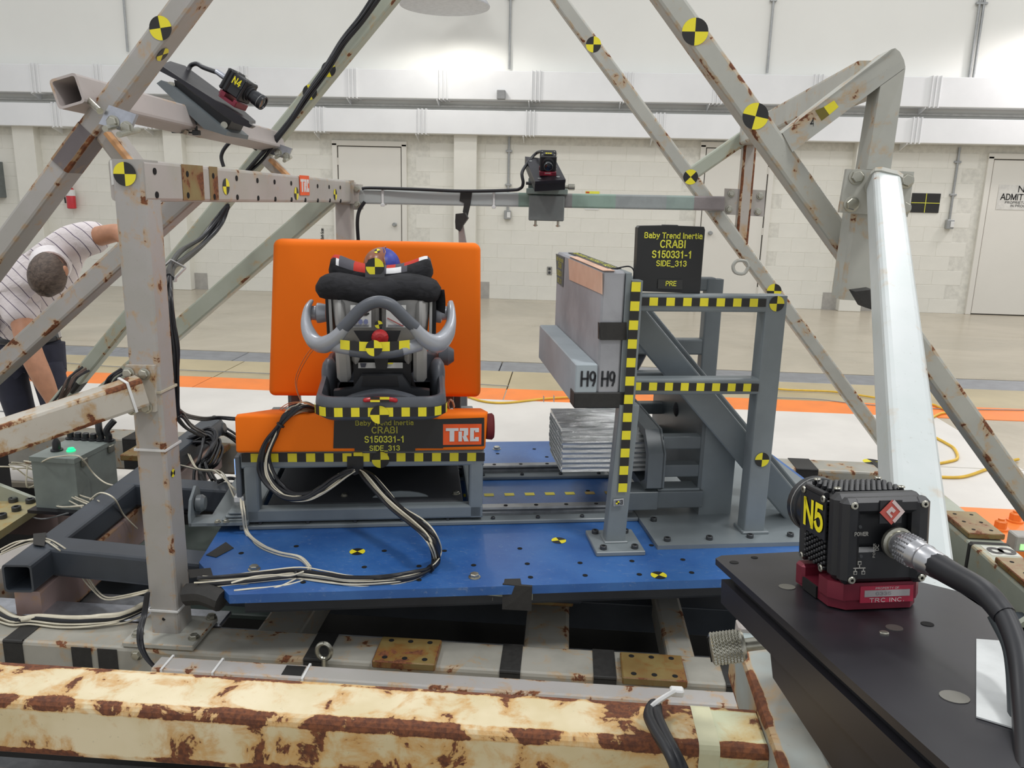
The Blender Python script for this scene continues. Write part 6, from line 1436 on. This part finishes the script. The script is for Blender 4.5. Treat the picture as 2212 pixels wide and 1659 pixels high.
bundle('wire_pair', 'pair of cream wires from the cable tangle to the blue lit counter', [onz(385, 950, .40), onz(405, 972, .42), onz(425, 1008, .44), onz(445, 1015, .46), onz(470, 1018, .5), B(-.07, .46, .62)], [WWIRE], 2, .008, .0028, seed=11)
bundle('wire_pair', 'pair of grey and cream wires sagging to the bench counter box', [onz(378, 1002, .40), onz(400, 1006, .42), onz(440, 1015, .42), onz(480, 1018, .46), B(-.07, .45, .60)], [WWIRE, GWIRE], 2, .008, .0028, seed=12)
bundle('cable_pair', 'black cables looping along the slate tube left of the bench', [onz(470, 1045, .475), onz(495, 1036, .478), onz(515, 1042, .49), B(-.05, .5, .57)], [BWIRE], 2, .01, .005, seed=13)
bundle('cable_pair', 'black cables hanging beneath the slate tube left of the bench', [onz(388, 1070, .42), onz(392, 1095, .38), onz(402, 1108, .36), onz(420, 1110, .36)], [BWIRE], 2, .01, .005, seed=14)
# white and black harness on the bench front
H = lambda x, y, v: bv(x, y, v)
hp_ = [H(688, 887, .50), H(655, 884, .42), H(630, 893, .385), H(606, 918, .372), H(588, 950, .370), H(574, 985, .368), H(574, 1020, .372), H(592, 1052, .365), H(625, 1075, .355), H(665, 1076, .355), H(700, 1060, .365), H(735, 1035, .385), H(762, 1018, .40)]
bundle('wire_harness', 'looped harness of cream wires and black cables hanging on the bench front', hp_, [BWIRE, WWIRE, WWIRE, WWIRE], 13, .017, [.0058, .0022, .0022, .0022], seed=21, ties=(3,), tight=(3, 12, 0))
hp2 = [H(780, 1018, .395), H(800, 1035, .36), H(830, 1070, .31), H(862, 1100, .25), H(905, 1135, .16), H(934, 1165, .09), onz(946, 1205, .516), onz(930, 1228, .514), onz(890, 1245, .514), onz(830, 1252, .514), onz(760, 1254, .514), onz(700, 1246, .514), onz(640, 1240, .514), onz(560, 1248, .514), onz(470, 1256, .512), onz(430, 1258, .512)]
bundle('wire_harness', 'second wire harness sweeping over the blue plate in a wide loop', hp2, [BWIRE, WWIRE, WWIRE], 12, .015, [.0052, .0022, .0022], seed=22, ties=(7, 12), tight=(0, 7))
bundle('wire_harness', 'cream wires from the bench left end trailing down onto the blue plate', [H(521, 1082, .40), H(522, 1105, .36), onz(530, 1150, .508), onz(560, 1178, .508), onz(600, 1195, .508), onz(645, 1205, .508), onz(668, 1228, .508)], [WWIRE], 4, .008, .0027, seed=23)
bundle('loose_wires', 'loose cream wire ends spread over the left corner of the blue plate', [onz(655, 1246, .508), onz(620, 1258, .508), onz(580, 1262, .508), onz(540, 1268, .508), onz(498, 1272, .508)], [WWIRE], 4, .022, .0025, seed=24)
bundle('thermocouple_wires', 'thin copper wires beside the left of the infant seat', [H(690, 740, .45), H(665, 770, .5), H(642, 820, .55), H(650, 862, .5), H(672, 878, .45), H(640, 884, .45), H(608, 885, .5), H(628, 870, .45), H(660, 868, .40), H(700, 885, .42)], [CWIRE], 2, .006, .0013, cat='wires', seed=25)
# cream wires over the left of the sled
W_ = lambda x, y, z: onz(x, y, z)
def lw(label, pts, n=1, m=(None,), s_=.006, seed=1, r=.0028): return bundle('signal_wires', label, pts, [mm or WWIRE for mm in m], n, s_, r, cat='wires', seed=seed)
lw('cream wire lying across the lid of the junction box', [W_(50, 996, .5), W_(85, 998, .52), W_(110, 988, .555), W_(155, 983, .555), W_(175, 988, .55), W_(200, 1020, .47), W_(225, 1040, .45), W_(252, 1048, .46)], seed=31)
lw('four cream wires fanning from the junction box to the slate tube', [W_(15, 1004, .48), W_(45, 1005, .46), W_(80, 1018, .42), W_(120, 1040, .36), W_(145, 1065, .38), W_(195, 1085, .47)], 4, s_=.03, seed=32)
lw('looped cream wires in front of the junction box', [W_(62, 1005, .46), W_(62, 1050, .38), W_(90, 1042, .38), W_(115, 1048, .38), W_(110, 1075, .36), W_(130, 1092, .36), W_(180, 1090, .46)], 2, seed=33)
lw('pale wire arching over the slate tube left of the post', [W_(200, 1078, .46), W_(222, 1063, .5), W_(250, 1075, .49), W_(272, 1110, .40), W_(300, 1140, .33)], 1, seed=34)
lw('twisted cream wires falling from the slate tube towards the post foot', [W_(0, 1190, .47), W_(40, 1168, .475), W_(75, 1160, .478), W_(105, 1161, .478), W_(140, 1180, .478), ony(165, 1205, 2.20), ony(190, 1240, 2.17), ony(212, 1272, 2.14), ony(235, 1287, 2.11), ony(275, 1281, 2.05), ony(325, 1269, 1.99)], 3, s_=.016, seed=35, r=.0024)
lw('grey wire sagging under the yellowed bolted plate', [W_(0, 1112, .27), W_(40, 1110, .27), W_(95, 1121, .26), W_(150, 1107, .38)], 1, (GWIRE,), seed=36, r=.003)
patch(sf, [W_(72, 1155, .4715), W_(100, 1152, .4715), W_(96, 1182, .4715), W_(72, 1178, .4715)], EZ, BLACKT, off=.002)
bundle('cable_bundle', 'black and cream cables lying on the front rail left of the post', [onz(-20, 1318, .315), onz(30, 1342, .315), onz(75, 1340, .315), onz(140, 1346, .315), onz(200, 1345, .318), onz(260, 1338, .32), onz(312, 1316, .33)], [BWIRE, WWIRE, WWIRE, WWIRE], 8, .016, [.007, .0028, .0028], seed=41)
bundle('cable_pair', 'black cables curling around the foot of the left post', [ZB(318, 1280, 1.93), ZB(312, 1325, 1.92), ZB(303, 1360, 1.88), ZB(305, 1395, 1.86), ZB(320, 1425, 1.84), ZB(345, 1450, 1.82)], [BWIRE], 2, .006, .0055, seed=42)
zt = put('zip_tie', MB().sweep([onz(1395, 1545, .87), onz(1415, 1520, .885), onz(1455, 1495, .888), onz(1470, 1492, .87)], .0035, 6), TIEM, ft); put('zip_tie_head', MB().box(onz(1462, 1494, .885), (.018, .014, .010), ch=.002), TIEM, ft)
nl_ = thing('power_cable', onz(1420, 1600, .87), 'thick black cable folded over the rusty foreground tube at the bottom', 'cable')
for off_ in (0, 1): put('cable', MB().sweep([onz(1408+off_*10, 1527, .875), onz(1402+off_*18, 1548, .88), onz(1420+off_*16, 1585, .882), onz(1445+off_*12, 1625, .882), onz(1462+off_*14, 1665, .87), onz(1470+off_*16, 1700, .84)], .0075, 10, sub=6), BWIRE, nl_, 60)
put('cable', MB().sweep([onz(1408, 1527, .875), onz(1413, 1522, .878), onz(1420, 1528, .875)], .0075, 10), BWIRE, nl_, 60)
# harness at the foot of the far left leg
bundle('cable_bundle', 'frayed dark harness taped at the foot of the far left leg', [ZB(185, 800, 3.85), ZB(160, 815, 3.8), ZB(148, 838, 3.78), ZB(138, 852, 3.8), ZB(128, 866, 3.82)], [plain('dusty_loom', '#6b5a52', .8), BWIRE], 7, .02, .006, seed=51)
bundle('cable_bundle', 'dark cables on the second strut foot behind the left post', [ZB(270, 800, 3.84), ZB(245, 815, 3.8), ZB(232, 835, 3.8), ZB(218, 850, 3.82)], [BWIRE], 4, .015, .006, seed=52)
# ================================================================== PERSON bending behind the sled at left
SKIN = plain('skin', '#b98567', .55, var=.06, scale=20); 
def hair_mat():
    k = NT('brown_hair'); n = k.noise(70, 5, .6, k.stretch(1, .25, 1), dist=.5)
    k.l(k.mix(k.ramp(n, .3, .7), lin('#3f332c'), lin('#65564b')), k.b.inputs['Base Color']); k.b.inputs['Roughness'].default_value = .6; k.bump(n, .6, .006); return k.m
HAIR = hair_mat()
def shirt_mat():
    k = NT('striped_polo'); w1 = k.n('ShaderNodeTexWave', wave_type='BANDS', bands_direction='DIAGONAL'); w1.inputs['Scale'].default_value = 8.5; w1.inputs['Distortion'].default_value = 1.0; w1.inputs['Detail'].default_value = 1
    k.l(k.co(), w1.inputs['Vector'])
    n = k.noise(3, 4); c = k.mix(k.ramp(w1.outputs[1], .965, .995), k.mix(k.ramp(n, .3, .7), lin('#d8cfcf'), lin('#e2dada')), lin('#6a5f72'))
    k.l(c, k.b.inputs['Base Color']); k.b.inputs['Roughness'].default_value = .85
    k.bump(k.noise(9, 5, .6, dist=1.0), .6, .02); return k.m
SHIRT = shirt_mat(); TROU = plain('navy_trousers', '#2b2d3c', .85, var=.12, scale=8, bump=.5, bscale=30)
man = thing('person', (-2.95, 4.35, 0), 'man in a striped white polo shirt bending over the rear of the sled', 'person')
def skinned(name, verts, edges, radii, mat, sub=2, root=0):
    wp = wpos(man); me = bpy.data.meshes.new(name); me.from_pydata([V(p)-wp for p in verts], edges, [])
    o = bpy.data.objects.new(name, me); COL.objects.link(o); o.parent = man
    o.modifiers.new('Skin', 'SKIN'); o.modifiers['Skin'].use_smooth_shade = True
    for i, r in enumerate(radii): sv = me.skin_vertices[0].data[i]; sv.radius = r if isinstance(r, tuple) else (r, r)
    me.skin_vertices[0].data[root].use_root = True
    s_ = o.modifiers.new('Sub', 'SUBSURF'); s_.levels = sub; s_.render_levels = sub
    me.materials.append(mat); return o
pel = ony(58, 742, 4.42); wst = ony(56, 676, 4.36); che = ony(88, 585, 4.22); nck = ony(110, 566, 4.08); hdB = ony(108, 590, 3.96); hdT = ony(106, 602, 3.90)
lsh = ony(158, 522, 4.14); lel = ony(262, 500, 4.02); lha = ony(300, 560, 3.92); rsh = ony(34, 640, 4.16); rel = ony(66, 762, 4.0); rwr = ony(118, 872, 3.98); rfi = ony(128, 905, 3.95)
# continuous skin: neck, both arms, hands with fingers
vs = [nck, nck+(hdB-nck)*.5, che, lsh, lel, lha, rsh, rel, (rel*.45+rwr*.55), rwr, rwr+(rfi-rwr)*.5]
es = [(0, 1), (0, 2), (2, 3), (3, 4), (4, 5), (2, 6), (6, 7), (7, 8), (8, 9), (9, 10)]
rs = [.058, .055, .08, .062, .050, .034, .066, .062, .056, .036, (.042, .024)]
def fingers(hand, dirn, side, idx):
    for k in range(5):
        o_ = side*((k-1.7)*.019); L_ = (.062, .078, .084, .078, .06)[k]
        d_ = dirn if k else (dirn*.5+side*-.9).normalized()
        i0 = len(vs); vs.append(hand+o_+dirn*.028*(k > 0)); vs.append(hand+o_+d_*(.02+L_*.55)+V((0, -.012, -.004))); vs.append(hand+o_+d_*(.02+L_)+V((0, -.028, -.018)))
        es.extend([(idx, i0), (i0, i0+1), (i0+1, i0+2)]); rs.extend([.0105, .0095, .008])
fingers(vs[10], (rfi-rwr).normalized(), V((1, .1, .1)).normalized(), 10)
vs.append(lha+V((.05, -.02, -.04))); es.append((5, len(vs)-1)); rs.append((.036, .02)); hi = len(vs)-1
fingers(vs[hi], V((.6, -.3, -.7)).normalized(), V((.5, .6, .3)).normalized(), hi)
skinned('body', vs, es, rs, SKIN, 2, 2)
# head with face towards the deck
ax_h = (hdT-nck).normalized(); hc_ = hdB+V((0, -.02, -.005))
dirh = V((.15, -.72, -.62)).normalized()          # towards the crown
mbh = MB(); Fh = frame(dirh, V((0, .6, -.7))).to_4x4(); mbh.sphere((0, 0, 0), .1, 24, 16, sq=(.80, .98, 1.16))
Mh2 = Matrix.Translation(hc_) @ Fh
def fy(p):   # face side is local -y (down and back towards the deck)
    return p
mbh.v = [tuple(Mh2 @ V(p)) for p in mbh.v]; hdo = put('head', mbh, SKIN, man, 60)
put('nose', MB().sweep([Mh2 @ V((0, .092, -.01)), Mh2 @ V((0, .112, -.035)), Mh2 @ V((0, .098, -.045))], .012, 8), SKIN, hdo, 60)
for s_ in (-1, 1):
    put('ear', MB().sphere(Mh2 @ V((s_*.08, .005, -.02)), .028, 12, 8, sq=(.45, .8, 1)), SKIN, hdo, 60); put('eye', MB().sphere(Mh2 @ V((s_*.030, .086, -.0)), .011, 10, 8), LABW, hdo, 60)
put('mouth', MB().sweep([Mh2 @ V((-.022, .088, -.068)), Mh2 @ V((0, .094, -.07)), Mh2 @ V((.022, .088, -.068))], .005, 6), plain('lips', '#9a5b50', .5), hdo, 60)
mbq = MB(); n_, m_ = 26, 12; hv_ = []
for j in range(m_+1):
    t_ = (.62*PI)*j/m_
    for i in range(n_):
        a = 2*PI*i/n_; back = -math.sin(a); rr = .1045+.002*math.sin(7*a+3*t_)
        tt = t_*(1+.18*max(0, back)-.28*max(0, -back)); hv_.append(Mh2 @ V((rr*.82*math.sin(tt)*math.cos(a), rr*1.0*math.sin(tt)*math.sin(a), rr*1.17*math.cos(tt))))
mbq.add(hv_, [(j*n_+i, (j+1)*n_+i, (j+1)*n_+(i+1) % n_, j*n_+(i+1) % n_) for j in range(m_) for i in range(n_)]); put('hair', mbq, HAIR, man, 60)
# polo shirt: torso, sleeves, collar
sh = [pel+V((0, 0, .03)), wst, (wst+che)/2, che, nck+(che-nck)*.45, lsh, lsh+(lel-lsh)*.62, rsh, rsh+(rel-rsh)*.55]
skinned('polo_shirt', sh, [(0, 1), (1, 2), (2, 3), (3, 4), (3, 5), (5, 6), (3, 7), (7, 8)], [(.185, .15), (.185, .15), (.195, .15), (.18, .14), .095, .105, .088, .11, .085], SHIRT, 2, 2)
col_ = MB(); Fc = frame((hdB-nck).normalized(), EZ); cc2 = nck+(hdB-nck)*.30; rings = []
for r_, h_ in ((.100, -.02), (.092, .02), (.088, .035), (.080, .035), (.082, .0)):
    rings.append([cc2 + Fc @ V((r_*math.cos(2*PI*i/20), r_*1.05*math.sin(2*PI*i/20), h_)) for i in range(20)])
put('collar', col_.loft(rings, caps=False), plain('white_collar', '#e4dfdf', .8), man, 60)
# trousers and shoes
aL, aR = V((pel.x+.13, 4.46, .10)), V((pel.x-.11, 4.48, .10)); mbt = MB()
mbt.sphere(pel+V((0, .02, -.02)), .17, 20, 12, sq=(1.06, .86, .75))
for s_, a_ in ((1, aL), (-1, aR)):
    mbt.sweep([pel+V((s_*.09, .02, .0)), pel+V((s_*.10, .01, -.16)), V((pel.x+s_*.115, 4.40, .50)), V((a_.x, 4.43, .28)), a_+V((0, 0, -.02))], .1, 16, sub=5, rfun=lambda t: (.112-.038*t, .118-.042*t))
put('trousers', mbt, TROU, man, 60)
put('belt', MB().sweep([pel+V((.17*math.cos(a), .15*math.sin(a), .035)) for a in [2*PI*i/16 for i in range(17)]], .018, 6, sub=2), BLACKP, man, 60)
for a_ in (aL, aR): put('shoe', MB().sphere(a_+V((0, -.06, -.052)), .1, 16, 10, sq=(.5, 1.45, .48)), BLACKP, man, 60)
put('badge', MB().prism([ony(122, 707, 4.26), ony(128, 704, 4.26), ony(133, 727, 4.26), ony(128, 729, 4.26)], (0, .002, 0)), LABW, man, 0)
